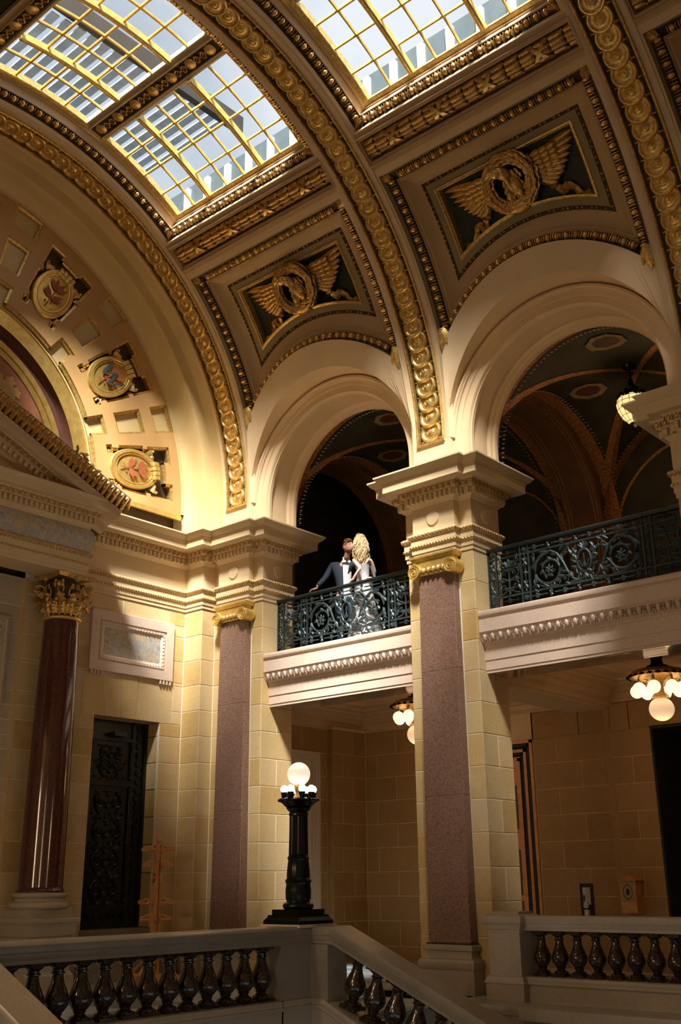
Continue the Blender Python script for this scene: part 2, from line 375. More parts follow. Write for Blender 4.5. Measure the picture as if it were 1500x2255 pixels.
# bays --------------------------------------------------------------------
LEAFU = feather_mb(.175, .115, .036, 4).mesh('laurel_leaf', 'goldold', 60)
def eggs_on_path(pts, parent, tiltfn=None):
    pass
for i in range(4):
    x0 = X[i]; xm = x0+B/2
    # plain plaster web around arch, garland and skylight
    MB().merge(loft([ring(x0, .308, 48.6, 1.88, 0), ring(x0, .40, 47.3, 2.29, 0)])).build('vault_web', 'cream', ceil_, 30)
    fr = MB().merge(loft([rect(x0, .308, 48.6, 49.2, 0), rect(x0, .40, 48.75, 49.05, .0)]))
    fr = loft([rect(x0, .308, 48.6, 55.3, 0, 4, 10), rect(x0, .345, 49.2, 54.6, 0, 4, 10), rect(x0, .352, 49.3, 54.5, -.035, 4, 10), rect(x0, .372, 49.5, 54.3, -.035, 4, 10), rect(x0, .385, 49.6, 54.2, .0, 4, 10), rect(x0, .40, 50.05, 53.85, .0, 4, 10), rect(x0, .42, 50.2, 53.7, .10, 4, 10)])
    fr.build('vault_web', 'taupe', ceil_, 30)
    MB().add(*grid(vrows([(x0+.42, .10), (xm, .10), (x0+B-.42, .10)], 50.2, 53.7, 1.2))).build('garland_ground', 'goldback', ceil_)
    if i < 3:
        loft([rect(x0, .308, 55.3, 124.7, 0, 24), rect(x0, .40, 55.5, 124.5, 0, 24), rect(x0, .425, 55.7, 124.3, .05, 24)]).build('vault_web', 'cream', ceil_, 30)
    MB().add(*grid(vrows([(x0+.3, 0), (xm, 0), (x0+B-.3, 0)], 124.7 if i < 3 else 55.3, 180))).build('vault_web', 'cream', ceil_, 30)
    if i == 3: continue
    # ---- coffer
    cl = ['vault coffer with an eagle above the arch where the couple stands', 'vault coffer with an eagle above the arch with the pendant lamp', 'dark cut-off vault coffer past the third gilded rib'][i]
    cf_ = thing('coffer', cl, 'coffer', V(xm, 30, 0), 'eagle coffers of the vault')
    loft([ring(x0, .40, 47.3, 2.29, 0), ring(x0, .42, 47.1, 2.305, .05), ring(x0, .43, 47.0, 2.31, .06)]).build('outer_lip', 'olive', cf_, 40)
    loft([ring(x0, .43, 47.0, 2.31, .06), ring(x0, .58, 45.55, 2.455, .17)]).build('egg_ground', 'goldback', cf_, 40)
    loft([ring(x0, .58, 45.55, 2.455, .18), ring(x0, .58, 45.55, 2.455, .13), ring(x0, .60, 45.35, 2.475, .12), ring(x0, .62, 45.15, 2.50, .16), ring(x0, .64, 45.0, 2.52, .16), ring(x0, .67, 44.7, 2.55, .20),
          ring(x0, .72, 44.1, 2.64, .25), ring(x0, .78, 43.5, 2.74, .29), ring(x0, .83, 42.9, 2.795, .305)]).build('cove', 'taupe', cf_, 40)
    loft([ring(x0, .83, 42.9, 2.795, .305), ring(x0, .885, 42.45, 2.845, .305)]).build('bead_ground', 'goldback', cf_, 40)
    loft([ring(x0, .885, 42.45, 2.845, .305), ring(x0, .89, 42.4, 2.85, .295), ring(x0, .995, 41.4, 2.935, .295)]).build('face_band', 'olive', cf_, 40)
    loft([ring(x0, .995, 41.4, 2.935, .295), ring(x0, 1.005, 41.3, 2.945, .275), ring(x0, 1.03, 41.05, 2.968, .275), ring(x0, 1.04, 40.95, 2.975, .30), ring(x0, 1.055, 40.8, 2.985, .31), ring(x0, 1.07, 40.7, 3.0, .42)]).build('inner_fillet', 'gold', cf_, 40)
    rows = []
    for a in range(25):
        x = x0+1.05+(B-2.1)*a/24; dz = sqrt(max(0, 2.98**2-(x-xm)**2)); tb = degrees(asin(dz/(R+.42))); rows.append([V(x, tb+(40.9-tb)*c/8, .42) for c in range(9)])
    MB().add(*grid(rows)).build('panel', 'green', cf_, True)
    # eggs along the strip
    def coffer_frames(dx, tT, r, h, pitch):
        F = []; half = B/2-dx; tb = degrees(asin(sqrt(r*r-half*half)/(R+h)))
        L = radians(tT-tb)*R; k = int(L/pitch)
        for q in range(k):
            t = tb+(tT-tb)*(q+.6)/k
            F.append(VF(xm-half, t, h, pi/2)); F.append(VF(xm+half, t, h, -pi/2))
        k = int(2*half/pitch)
        for q in range(1, k-1): F.append(VF(xm-half+2*half*(q+.5)/k, tT, h, 0))
        f1 = acos(half/r); k = int(r*(pi-2*f1)*1.06/pitch)
        for q in range(1, k-1):
            f = f1+(pi-2*f1)*(q+.5)/k; f2 = f+.01
            A = Vector(V(xm+r*cos(f), degrees(asin(r*sin(f)/(R+h))), h)); Bv = Vector(V(xm+r*cos(f2), degrees(asin(r*sin(f2)/(R+h))), h))
            m = VF(xm+r*cos(f), degrees(asin(r*sin(f)/(R+h))), h); n_z = m.col[2].xyz; t = -(Bv-A).normalized(); t = (t-n_z*t.dot(n_z)).normalized(); y_ = n_z.cross(t)
            F.append(Matrix(((-t.x, -y_.x, n_z.x, A.x), (-t.y, -y_.y, n_z.y, A.y), (-t.z, -y_.z, n_z.z, A.z), (0, 0, 0, 1))))
        return F
    for m in coffer_frames(.505, 46.25, 2.385, .10, .152): inst('egg', EGG, m, cf_)
    mb = MB()
    for k, m in enumerate(coffer_frames(.857, 42.67, 2.82, .30, .075)):
        if k % 3: mb.ell((0, 0, .008), (.026, .020, .022), 6, 3, m)
        else: mb.box((-.008, -.018, -.005), (-.001, .018, .016)) if False else mb.ell((0, 0, .006), (.010, .022, .016), 5, 2, m)
    mb.build('bead_and_reel', 'goldold', cf_, True, kind='stuff')
    # pointed corner leaves
    cl_ = feather_mb(.34, .20, .07, 5)
    for s in (-1, 1):
        half = B/2-.47; tb = degrees(asin(sqrt(2.35**2-half*half)/(R)))
        m = VF(xm+s*half, tb+1.4, .02, -pi/2); mb = MB().merge(cl_, m @ Matrix.Rotation(s*.12, 4, 'Z')); mb.merge(cl_, m @ Matrix.Rotation(-s*.3, 4, 'Z') @ Matrix.Scale(.8, 4)); mb.build('corner_leaf', 'gold', cf_, 50)
        m = VF(xm+s*(B/2-.52), 46.0, .06, radians(-45) if s < 0 else radians(-135)); mb = MB()
        for g in (-.35, 0, .35): mb.merge(cl_, m @ Matrix.Rotation(g, 4, 'Z') @ Matrix.Scale(.55, 4) @ Matrix.Translation((-.3, 0, 0)))
        mb.build('corner_leaf', 'goldold', cf_, 50)
    # ---- garland
    gt = thing('laurel_garland', ['gilded laurel garland under the skylight nearest the painted end wall', 'gilded laurel garland under the skylight above the pendant lamp arch', 'dim gilded laurel garland past the third rib'][i], 'garland', V(xm, 51.95, .1), 'laurel garlands of the vault')
    n = 30; a, b = x0+.50, x0+B-.50
    MB().tube([Vector(V(a-.03+(b-a+.06)*q/10, 51.95, .10)) for q in range(11)], .13, 8, True, .45, (0, -1, -1)).build('core', 'goldback', gt, True)
    for q in range(n):
        x = a+(b-a)*q/(n-1); d = 1
        for c in (-1.5, -.5, .5, 1.5):
            inst('laurel_leaf', LEAFU, VF(x+(.065 if (q % 2) else 0), 51.95+c*.80, .045+(.035 if abs(c) > 1 else 0), d*(c*.10)) @ Matrix.Rotation(c*-.42, 4, 'X') @ Matrix.Rotation(.10, 4, 'Y') @ Matrix.Translation((-.08, 0, 0)), gt)
    for q in range(4):
        x = a+(b-a)*(q+.5)/4
        for s in (-1, 1):
            rows = []
            for c in range(7):
                u = -1+2*c/6; hh = -.012+.07*u*u+.006*s; rows.append([V(x+s*u*.12-.034, 51.95+u*1.55, hh), V(x+s*u*.12+.034, 51.95+u*1.55, hh)])
            MB().add(*grid(rows)).add(*grid([[Vector(p)+Vector((0, .01, .01)) for p in r_] for r_ in rows])).build('ribbon', 'gold', gt)
# ---------------------------------------------------------------- eagles
FEA = feather_mb(1, .13, .035, 7).mesh('feather', 'goldold', 50)
def pleat(mb, pts, w_, m, amp=.03):
    pts = [Vector(p) for p in pts]; rows = []
    for k, p in enumerate(pts):
        t = (pts[min(k+1, len(pts)-1)]-pts[max(k-1, 0)]).normalized(); s = Vector((-t.y, t.x, 0)); a = amp if k % 2 else -amp*.3
        ww = w_*(1+.25*sin(k*1.1)); rows.append([p+s*ww+Vector((0, 0, a)), p+Vector((0, 0, a+.015)), p-s*ww+Vector((0, 0, a))])
    mb.add(*grid(rows), m); mb.add(*grid([[q+Vector((0, 0, -.02)) for q in r_] for r_ in rows]), m)
for i in range(2):
    x0 = X[i]; xm = x0+B/2; m0 = VF(xm+.03, 37.0, .40); base = V(xm, 37.0, .42)
    eg = thing('eagle_relief', ['gilded winged eagle in a wreath above the arch where the couple stands', 'gilded winged eagle in a wreath above the arch with the pendant lamp'][i], 'eagle relief', base, 'eagle reliefs')
    # wreath: a ring of overlapping laurel leaves
    mb = MB(); pr = [(.36+.085*cos(a), .12+.085*sin(a)) for a in [2*pi*k/10 for k in range(11)]]
    MB().lathe(pr, 28, m0).build('wreath_core', 'goldback', eg, True)
    wl = feather_mb(.135, .078, .022, 4); rnd = random.Random(5)
    for k in range(34):
        a = 2*pi*k/34
        for c, (rr, zz, ti) in enumerate([(.285, .155, -.6), (.33, .20, -.2), (.385, .205, .2), (.43, .155, .6), (.455, .10, 1.0)]):
            aa = a+(c % 2)*.09+rnd.uniform(-.03, .03)
            m = m0 @ Matrix.Rotation(aa, 4, 'Z') @ Matrix.Translation((rr, 0, zz)) @ Matrix.Rotation(pi/2+rnd.uniform(-.25, .25), 4, 'Z') @ Matrix.Rotation(-ti+rnd.uniform(-.2, .2), 4, 'X') @ Matrix.Rotation(-.16, 4, 'Y')
            mb.merge(wl, m)
    mb.build('wreath', 'goldold', eg, 50)
    # ribbon binding the wreath foot
    mb = MB(); rows = []
    for k in range(9):
        a = -pi/2-.32+.64*k/8; rows.append([(m0 @ Vector(((.36+.125*cos(g))*cos(a), (.36+.125*cos(g))*sin(a), .12+.115*sin(g)))) for g in [-.6+ (pi+1.2)*q/6 for q in range(7)]])
    mb.add(*grid(rows)); mb.build('ribbon_knot', 'gold', eg, True)
    # body, breast feathers, head
    b = MB(); b.ell((0, 0, 0), (.13, .24, .10), 16, 10, m0 @ Matrix.Translation((.03, -.02, .12)) @ Matrix.Rotation(.25, 4, 'Z'))
    b.ell((0, 0, 0), (.10, .13, .09), 14, 8, m0 @ Matrix.Translation((-.04, .15, .20)) @ Matrix.Rotation(.8, 4, 'Z'))
    b.build('body', 'goldold', eg, True)
    mb = MB(); sc_ = feather_mb(.10, .07, .02, 3)
    for r_ in range(7):
        for c in range(5):
            u = (c-2+(r_ % 2)*.5)/2.4; y = .16-.055*r_
            mb.merge(sc_, m0 @ Matrix.Translation((.03+u*.12-.03*r_*.3, y, .20-abs(u)*.06-.004*r_)) @ Matrix.Rotation(-pi/2+u*.4, 4, 'Z') @ Matrix.Rotation(u*.6, 4, 'X'))
    mb.build('breast_feathers', 'goldold', eg, 50)
    h = MB(); h.ell((0, 0, 0), (.095, .078, .078), 14, 9, m0 @ Matrix.Translation((-.12, .20, .27)) @ Matrix.Rotation(.3, 4, 'Z'))
    for k in range(6): h.merge(sc_, m0 @ Matrix.Translation((-.07+.012*k, .25-.045*k, .30-.01*k)) @ Matrix.Rotation(-.6-.15*k, 4, 'Z') @ Matrix.Scale(.9, 4))
    h.ell((0, 0, 0), (.03, .014, .014), 8, 4, m0 @ Matrix.Translation((-.15, .235, .335)))
    hd = h.build('head', 'gold', eg, True)
    mb = MB(); mb.tube([m0 @ Vector(p) for p in [(-.17, .225, .29), (-.225, .225, .30), (-.265, .195, .30), (-.275, .15, .295)]], [.045, .038, .024, .005], 8, True)
    mb.tube([m0 @ Vector(p) for p in [(-.17, .185, .285), (-.215, .175, .29), (-.245, .155, .29)]], [.026, .018, .005], 6, True)
    mb.build('beak', 'gold', hd, True)
    tl = MB(); tf = feather_mb(.34, .085, .022, 5)
    for k in range(7): tl.merge(tf, m0 @ Matrix.Translation((.06, -.10, .10+.012*(3-abs(k-3)))) @ Matrix.Rotation(-.15+(k-3)*.2-.35, 4, 'Z'))
    tl.build('tail', 'goldold', eg, 50)
    for s in (-1, 1):
        mb = MB(); c = m0 @ Matrix.Translation((.02+s*.09, -.18, .19))
        mb.ell((0, 0, 0), (.045, .08, .04), 8, 5, c)
        for g in (-.5, 0, .5): mb.tube([c @ Vector(p) for p in [(g*.03, -.06, .01), (g*.09, -.115, .03), (g*.13, -.16, .0)]], [.018, .015, .004], 6)
        mb.build('talon', 'gold', eg, True)
    # wings
    for s in (-1, 1):
        wg = MB(); wg.ell((0, 0, 0), (.20, .105, .06), 12, 6, m0 @ Matrix.Translation((s*.50, .08, .05)) @ Matrix.Rotation(s*.25, 4, 'Z'))
        w_ = wg.build('wing', 'goldold', eg, True)
        for k in range(9):
            L = .66-.055*k; m = m0 @ Matrix.Scale(s, 4, (1, 0, 0)) @ Matrix.Translation((.47, .20-.047*k, .045+.010*k)) @ Matrix.Rotation(.17-.085*k, 4, 'Z') @ Matrix.Rotation(.06, 4, 'Y') @ Matrix.Diagonal((L, .80, 1, 1))
            inst('feather', FEA, m, w_)
        for r_ in range(3):
            for k in range(6):
                L = .24-.03*r_; m = m0 @ Matrix.Scale(s, 4, (1, 0, 0)) @ Matrix.Translation((.58-.09*r_, .205-.058*k, .085+.018*r_-.003*k)) @ Matrix.Rotation(.15-.11*k, 4, 'Z') @ Matrix.Diagonal((L, .75, 1, 1))
                inst('feather', FEA, m, w_)
        # fluttering pleated ribbon
        mb = MB(); pts = [(s*(.40+.045*k), -.22+.075*sin(k*.9)-.028*k*(1 if k > 5 else .4), .06) for k in range(16)]
        pleat(mb, pts, .055, m0, .035)
        pts = [(s*(.46+.02*k), -.12-.035*k, .085) for k in range(7)]; pleat(mb, pts, .05, m0, .03)
        mb.build('ribbon', 'goldold', eg)
# ---------------------------------------------------------------- skylights
PANEL = [(58.4, 76.3), (80.6, 99.4), (103.7, 121.6)]
def bar_rows(x, hw, t0, t1, h0, h1):
    return vrows([(x-hw, h1), (x-hw, h0+.01), (x-hw*.5, h0), (x+hw*.5, h0), (x+hw, h0+.01), (x+hw, h1)], t0, t1, 1.6)
for i in range(3):
    x0 = X[i]; xm = x0+B/2
    wn = setting('window_%d' % (i+1), V(xm, 90, .4), ['skylight of the bay nearest the end wall', 'skylight of the second bay', 'skylight of the third bay outside the frame'][i])
    loft([rect(x0, .425, 55.7, 124.3, .05, 30), rect(x0, .43, 55.75, 124.25, .09, 30), rect(x0, .545, 57.1, 122.9, .20, 30)]).build('egg_ground', 'goldback', wn, 40)
    loft([rect(x0, .54, 57.05, 122.95, .22, 30), rect(x0, .54, 57.05, 122.95, .16, 30), rect(x0, .56, 57.25, 122.75, .16, 30), rect(x0, .57, 57.3, 122.7, .32, 30), rect(x0, .61, 57.6, 122.4, .30, 30), rect(x0, .62, 57.7, 122.3, .34, 30)]).build('frame', 'cream', wn, 40)
    loft([rect(x0, .62, 57.7, 122.3, .34, 30), rect(x0, .69, 58.2, 121.8, .345, 30), rect(x0, .70, 58.25, 121.75, .325, 30), rect(x0, .725, 58.4, 121.6, .33, 30), rect(x0, .73, 58.4, 121.6, .44, 30)]).build('frame', 'gold', wn, 40)
    if i < 2:
        k = int((122-57)*.0942/.155)
        for q in range(k):
            t = 56.6+(123.4-56.6)*(q+.5)/k
            if t < 104:
                inst('egg', EGG, VF(x0+.487, t, .13, pi/2), wn); inst('egg', EGG, VF(x0+B-.487, t, .13, -pi/2), wn)
        for q in range(22): inst('egg', EGG, VF(x0+.55+(B-1.1)*(q+.5)/22, 56.4, .13), wn)
        mb = MB(); cl_ = feather_mb(.22, .12, .05, 4)
        for s in (-1, 1):
            for g in (-.4, 0, .4): mb.merge(cl_, VF(xm+s*(B/2-.47), 56.3, .10, (-pi*.75 if s < 0 else -pi*.25)+g) @ Matrix.Translation((-.12, 0, 0)))
        mb.build('corner_leaf', 'goldold', wn, 50)
    xa, xb = x0+.728, x0+B-.728; cw = (xb-xa)/7
    for j, (t0, t1) in enumerate(PANEL):
        # cross frame between the panels
        if j < 2:
            u0, u1 = t1, PANEL[j+1][0]
            def cross(pts): return [[V(xx, t, h) for t, h in pts] for xx in (x0+.70, xm, x0+B-.70)]
            MB().add(*grid(cross([(u0-.1, .44), (u0-.05, .335), (u0+.25, .325), (u0+.35, .34), (u0+.8, .33), (u0+.85, .27), (u0+.95, .27), (u0+1.0, .31)]))).build('cross_frame', 'creamy', wn, 40)
            MB().add(*grid(cross([(u1+.1, .44), (u1+.05, .335), (u1-.25, .325), (u1-.35, .34), (u1-.8, .33), (u1-.85, .27), (u1-.95, .27), (u1-1.0, .31)]))).build('cross_frame', 'creamy', wn, 40)
            MB().add(*grid(cross([(u0+1.0, .31), (u1-1.0, .31)]))).build('cross_ground', 'goldback', wn)
            um = (u0+u1)/2; mb = MB(); n = 7
            for q in range(n):
                x = x0+.86+(B-1.72)*q/(n-1); mb.lathe([(0, .012), (.085, .012), (.095, .004), (.095, -.02)], 16, VF(x, um, .295))
            mb.build('rosette', 'gold', wn, 40)
            mb = MB()
            for q in range(n-1):
                x = x0+.86+(B-1.72)*(q+.5)/(n-1)
                for s in (-1, 1):
                    for c in (-1, 1):
                        pts = [VF(x, um, .29) @ Vector((s*(.02+.10*t), c*(.055*sin(pi*t)), .0)) for t in [k_/7 for k_ in range(8)]]
                        mb.tube(pts, [.006+.012*sin(pi*k_/7) for k_ in range(8)], 5)
                        pts = [VF(x, um, .29) @ Vector((s*(.075+.030*cos(a)), c*(.028)+.022*sin(a), 0)) for a in [k_*.9 for k_ in range(7)]]
                        mb.tube(pts, .007, 4)
                mb.ell((0, 0, 0), (.035, .022, .02), 6, 3, VF(x, um, .29))
            mb.build('scrollwork', 'goldold', wn, True)
        if j == 2:
            MB().add(*grid(vrows([(xa-.03, .39), (xb+.03, .39)], t0-.3, t1+.3))).build('blind_panel', 'black', wn); continue
        dt = (t1-t0)/4
        for c in range(8):
            hv = c in (2, 5); x = xa+cw*c
            if c in (0, 7): continue
            MB().add(*grid(bar_rows(x, .040 if hv else .015, t0, t1, .27 if hv else .335, .39))).build('glazing_bar', 'goldleaf', wn, 50)
            if hv: MB().add(*grid(bar_rows(x, .014, t0, t1, .25, .28))).build('glazing_bar', 'gold', wn, 50)
        for r_ in range(1, 4):
            t = t0+dt*r_; hw = .17
            MB().add(*grid([[V(x, t-hw, .39), V(x, t-hw, .345), V(x, t-hw*.5, .335), V(x, t+hw*.5, .335), V(x, t+hw, .345), V(x, t+hw, .39)] for x in (xa, xm, xb)])).build('glazing_bar', 'goldleaf', wn, 50)
        for c in range(7):
            for r_ in range(4):
                a, b = xa+cw*c, xa+cw*(c+1); u0, u1 = t0+dt*r_, t0+dt*(r_+1)
                MB().add([V(a, u0, .375), V(b, u0, .375), V(b, u1, .375), V(a, u1, .375)], [(0, 1, 2, 3)]).build('glass_pane', 'glass', wn)
# outer roof shell over the vault, open only at the skylights
for a, b, t0, t1 in ((XE-.5, X[3]+.3, 25, 57.6), (XE-.5, .69, 57.6, 122.4), (B-.69, B+.69, 57.6, 122.4), (2*B-.69, 2*B+.69, 57.6, 122.4), (3*B-.69, 15.4, 57.6, 122.4), (X[3], 15.4, 25, 57.6), (XE-.5, 15.4, 103.2, 180)):
    MB().add(*grid(vrows([(a, .47), ((a+b)/2, .47), (b, .47)], t0, t1, 4))).build('roof_shell', 'dark', ceil_)
# ---------------------------------------------------------------- what stands above the skylights
lr = thing('louvred_roof', 'slatted roof monitor seen dimly through the skylights', 'roof', (-2.2, -3, 17.5))
for k in range(34):
    y = -9.6+.30*k
    MB().box((-7.0, y, 16.2+.033*k), (-.9, y+.17, 16.24+.033*k)).build('slat', 'slatm' if 'slatm' in M else 'black', lr)
MB().box((-7.2, -10, 15.2), (-6.8, .6, 16.6)).box((-.9, -10, 16.9), (-.75, .6, 17.3)).build('beam', 'black', lr)
MB().box((10.7, -11, 14.2), (16, 0, 14.6)).build('sun_block_slab', 'black', lr)  # unseen slab added to keep sun off part of the third bay
pw = thing('parapet_wall', 'dark sheet-metal wall of the building standing beyond the skylights', 'wall', (2, 1.6, 14.0))  # dark by the colour of its sheet metal
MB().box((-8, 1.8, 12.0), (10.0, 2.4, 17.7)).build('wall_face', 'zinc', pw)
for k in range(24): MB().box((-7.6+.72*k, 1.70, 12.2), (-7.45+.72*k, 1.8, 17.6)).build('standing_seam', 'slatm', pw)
# ================================================================== end wall (left side of the picture)
wl_ = setting('wall_left', (XE, YC, 0), 'end wall with the pediment, door and painted half-round')
def PL(r, a, x=XE): a = radians(a); return (x, YC+r*cos(a), ZS+r*sin(a))
# stepped and coved arch bands between the first rib and the end wall
RA = 5.2+YA
MB().add(*grid([[(x, YC+r*cos(radians(a)), ZS+r*sin(radians(a))) for x, r in [(-.36, 5.2), (-.40, 5.203), (-.50, 5.205), (-.58, 5.19), (-.60, 5.15), (-.61, 5.02), (-.62, 4.99), (-.66, RA), (-.80, RA), (-.90, RA-.01), (-1.0, RA-.05), (XE, RA-.13)]] for a in range(0, 181, 3)])).add(*grid([[(x, YC+r, z) for x, r in [(-.36, 5.2), (-.40, 5.203), (-.50, 5.205), (-.58, 5.19), (-.60, 5.15), (-.61, 5.02), (-.62, 4.99), (-.66, RA), (-.80, RA), (-.90, RA-.01), (-1.0, RA-.05), (XE, RA-.13)]] for z in (ZC-.02, ZS)])).build('arch_band', 'attic', wl_, 40)
MB().box((XE-.3, YA-.13, ZC-.1), (XE, .5, ZS)).build('attic_face', 'cream', wl_)
def arc(r0, r1, x, a0=0, a1=180, n=90):
    return grid([[PL(r0, a0+(a1-a0)*k/n, x), PL(r1, a0+(a1-a0)*k/n, x)] for k in range(n+1)])
def arcprof(pts, a0=0, a1=180, n=90):
    return grid([[(XE+dx, YC+r*cos(radians(a0+(a1-a0)*k/n)), ZS+r*sin(radians(a0+(a1-a0)*k/n))) for r, dx in pts] for k in range(n+1)])
MB().add(*arcprof([(RA-.13, 0), (4.80, 0), (4.79, -.015), (4.77, -.015), (4.765, 0)])).build('plaster_face', 'attic', wl_, 40)
# coffered apricot field : polar cells
AB = []; a = -9.0
def holes_at(r, t):
    # t = angle, returns material key when (r,t) is in an opening
    if t < -.6 or t > 180.6: return 'out'
    if r < 2.86: return 'in'
    k = round((t-9.0)/27.0); u = t-(9.0+27*k)          # medallion centred
    if k in range(0, 7):
        if 3.25 < r < 4.43 and abs(u) < 6.0: return 'med%d' % k
        if 4.43 < r < 4.57 and 2.4 < abs(u) < 6.7: return 'med%d' % k
        if 4.05 < r < 4.43 and 6.0 < abs(u) < 6.7: return 'med%d' % k
        if 3.12 < r < 3.25 and 4.3 < abs(u) < 7.0: return 'med%d' % k
        if 3.40 < r < 3.95 and 6.0 < abs(u) < 6.9: return 'med%d' % k
    k = round((t-22.5)/27.0); u = abs(t-(22.5+27*k))
    if k in range(0, 6):
        if 3.45 < r < 4.07 and u < 3.3: return 'sq%d' % k
        if r < 3.20 and u < 3.35: return 'in'
        if r > 4.33 and u < 3.3: return 'outn%d' % k
    return None
rb_ = [2.80, 2.86, 3.12, 3.20, 3.25, 3.40, 3.45, 3.95, 4.05, 4.07, 4.33, 4.43, 4.57, 4.77]
ab_ = {-.6, 180.6}
for k in range(-1, 8):
    for u in (-7.0, -6.9, -6.7, -6.0, -4.3, -2.4, 2.4, 4.3, 6.0, 6.7, 6.9, 7.0, 0, 8.5): ab_.add(round(9+27*k+u, 3))
    for u in (-3.35, -3.3, 0, 3.3, 3.35, -1.6, 1.6): ab_.add(round(22.5+27*k+u, 3))
ab_ = sorted(x for x in ab_ if -.61 <= x <= 180.61)
FLR = -.075
fill = {}
for i in range(len(rb_)-1):
    for j in range(len(ab_)-1):
        fill[i, j] = holes_at((rb_[i]+rb_[i+1])/2, (ab_[j]+ab_[j+1])/2)
fm, gm, GR = MB(), MB(), {}
for (i, j), h in fill.items():
    r0, r1, a0, a1 = rb_[i], rb_[i+1], ab_[j], ab_[j+1]
    if h is None: fm.add([PL(r0, a0), PL(r1, a0), PL(r1, a1), PL(r0, a1)], [(0, 1, 2, 3)])
    else:
        GR.setdefault(h, MB()).add([PL(r, t, XE+FLR*(1.6 if h[:3] == 'med' else 1)) for r, t in ((r0, a0), (r1, a0), (r1, a1), (r0, a1))], [(0, 1, 2, 3)])
        # gilded reveal where this cell meets the field
        for di, dj in ((1, 0), (-1, 0), (0, 1), (0, -1)):
            ni, nj = i+di, j+dj
            if ((ni, nj) in fill and fill[ni, nj] is None) or ni == len(rb_)-1:
                if di: r = r1 if di > 0 else r0; E_ = [(r, a0), (r, a1)]; ins = [(r-di*.045, a0), (r-di*.045, a1)]
                else:
                    t = a1 if dj > 0 else a0; E_ = [(r0, t), (r1, t)]; da = degrees(.045/((r0+r1)/2)); ins = [(r0, t-dj*da), (r1, t-dj*da)]
                A, Bq = PL(*E_[0]), PL(*E_[1]); A2, B2 = PL(*E_[0], XE-.022), PL(*E_[1], XE-.022); C2, D2 = PL(*ins[0], XE-.035), PL(*ins[1], XE-.035); Cc, D = PL(*ins[0], XE+FLR*1.6), PL(*ins[1], XE+FLR*1.6)
                gm.add([A, Bq, B2, A2], [(0, 1, 2, 3)]).add([A2, B2, D2, C2], [(0, 1, 2, 3)]).add([C2, D2, D, Cc], [(0, 1, 2, 3)])
lun = thing('painted_lunette_border', 'apricot half-round border with gilded notched coffers on the end wall', 'wall decoration', PL(3.8, 0))
fm.build('apricot_field', 'orange', lun); gm.build('gilded_reveal', 'gold', lun); 
for h, q in GR.items(): q.build('medallion_ground' if h[:3] == 'med' else 'sunk_panel', 'goldback' if h[:3] == 'med' else 'attic', lun)
MB().add(*arcprof([(2.81, FLR), (2.765, FLR)])).build('plaster_ring', 'attic', lun, 40)
MB().add(*arcprof([(2.765, FLR), (2.765, FLR-.02), (2.485, FLR-.02)])).build('gold_leaf_ring', 'goldleaf', lun, 40)
MB().add(*arcprof([(2.485, FLR-.02), (2.48, FLR-.10), (2.44, FLR-.16), (2.30, FLR-.16)])).build('maroon_ring', 'maroon', lun, 40)
MB().add(*arcprof([(2.31, FLR-.16), (2.30, FLR-.10), (2.20, FLR-.11), (2.195, FLR-.14), (2.18, FLR-.14), (2.175, FLR-.11), (2.08, FLR-.12), (2.075, FLR-.15), (2.06, FLR-.15)])).build('moulded_ring', 'goldleaf', lun, 40)
MB().add(*arc(0.0, 2.07, XE+FLR-.14)).build('mural_ground', 'terracotta', lun)
MB().box((XE-.03, YC-4.8, ZS-.13), (XE+.02, YC+4.77, ZS-.045)).build('gilded_reveal', 'goldleaf', lun)
# painted oak branch on the mural (flat, on the mural plane)
XM = XE+FLR-.132
def oakleaf(c, ang, L):
    out = []; n = 26
    for k in range(n+1):
        t = k/n; w_ = (.30*L*sin(pi*min(1, t*1.05))**.8)*(1+.38*sin(t*6.2*pi)); out.append((t*L, w_))
    P = out+[(x, -y) for x, y in reversed(out)]
    return [(XM, c[0]+x*cos(ang)-y*sin(ang), c[1]+x*sin(ang)+y*cos(ang)) for x, y in P]
def fan(P): 
    k = len(P)//2
    return [(i, i+1, 2*k-2-i, 2*k-1-i) for i in range(k-1)]
mb = MB(); rnd = random.Random(3)
tw = [[(-4.55, 8.72), (-4.30, 8.64), (-4.05, 8.50), (-3.80, 8.40), (-3.62, 8.24), (-3.48, 8.06), (-3.36, 7.95)], [(-3.62, 8.24), (-3.52, 8.28), (-3.44, 8.30)], [(-4.05, 8.50), (-3.95, 8.60), (-3.85, 8.62)], [(-4.30, 8.64), (-4.28, 8.80), (-4.2, 8.95), (-4.12, 9.1)], [(-4.55, 8.72), (-4.7, 9.0), (-4.75, 9.3), (-4.7, 9.55)]]
for t in tw: mb.tube([(XM+.002, y, z) for y, z in t], [.022-.012*k/len(t) for k in range(len(t))], 5, True, 1)
mb.build('painted_twig', 'paleline', lun)
mb = MB()
for y, z, a, L in [(-4.12, 9.1, 1.25, .36), (-4.12, 9.08, .35, .34), (-4.14, 9.1, 2.1, .38), (-4.28, 8.80, 2.2, .33), (-4.25, 8.78, .2, .38), (-4.30, 8.66, 1.5, .3), (-3.86, 8.62, .75, .38), (-3.80, 8.45, 1.6, .26), (-3.66, 8.30, .05, .36), (-3.62, 8.24, 1.0, .25), (-3.44, 8.02, -.9, .30), (-3.5, 8.08, -.4, .28), (-4.75, 9.3, .9, .4), (-4.7, 9.5, .3, .4), (-4.7, 9.5, 1.4, .4), (-4.72, 9.2, 2.4, .4), (-3.9, 8.4, -.8, .2), (-4.6, 8.9, .6, .3)]:
    P = [(x_+.0012*(1+len(mb.v)//54), y_, z_) for x_, y_, z_ in oakleaf((y, z), a, L)]; mb.add(P, fan(P))
mb.build('painted_oak_leaf', 'ochre', lun)
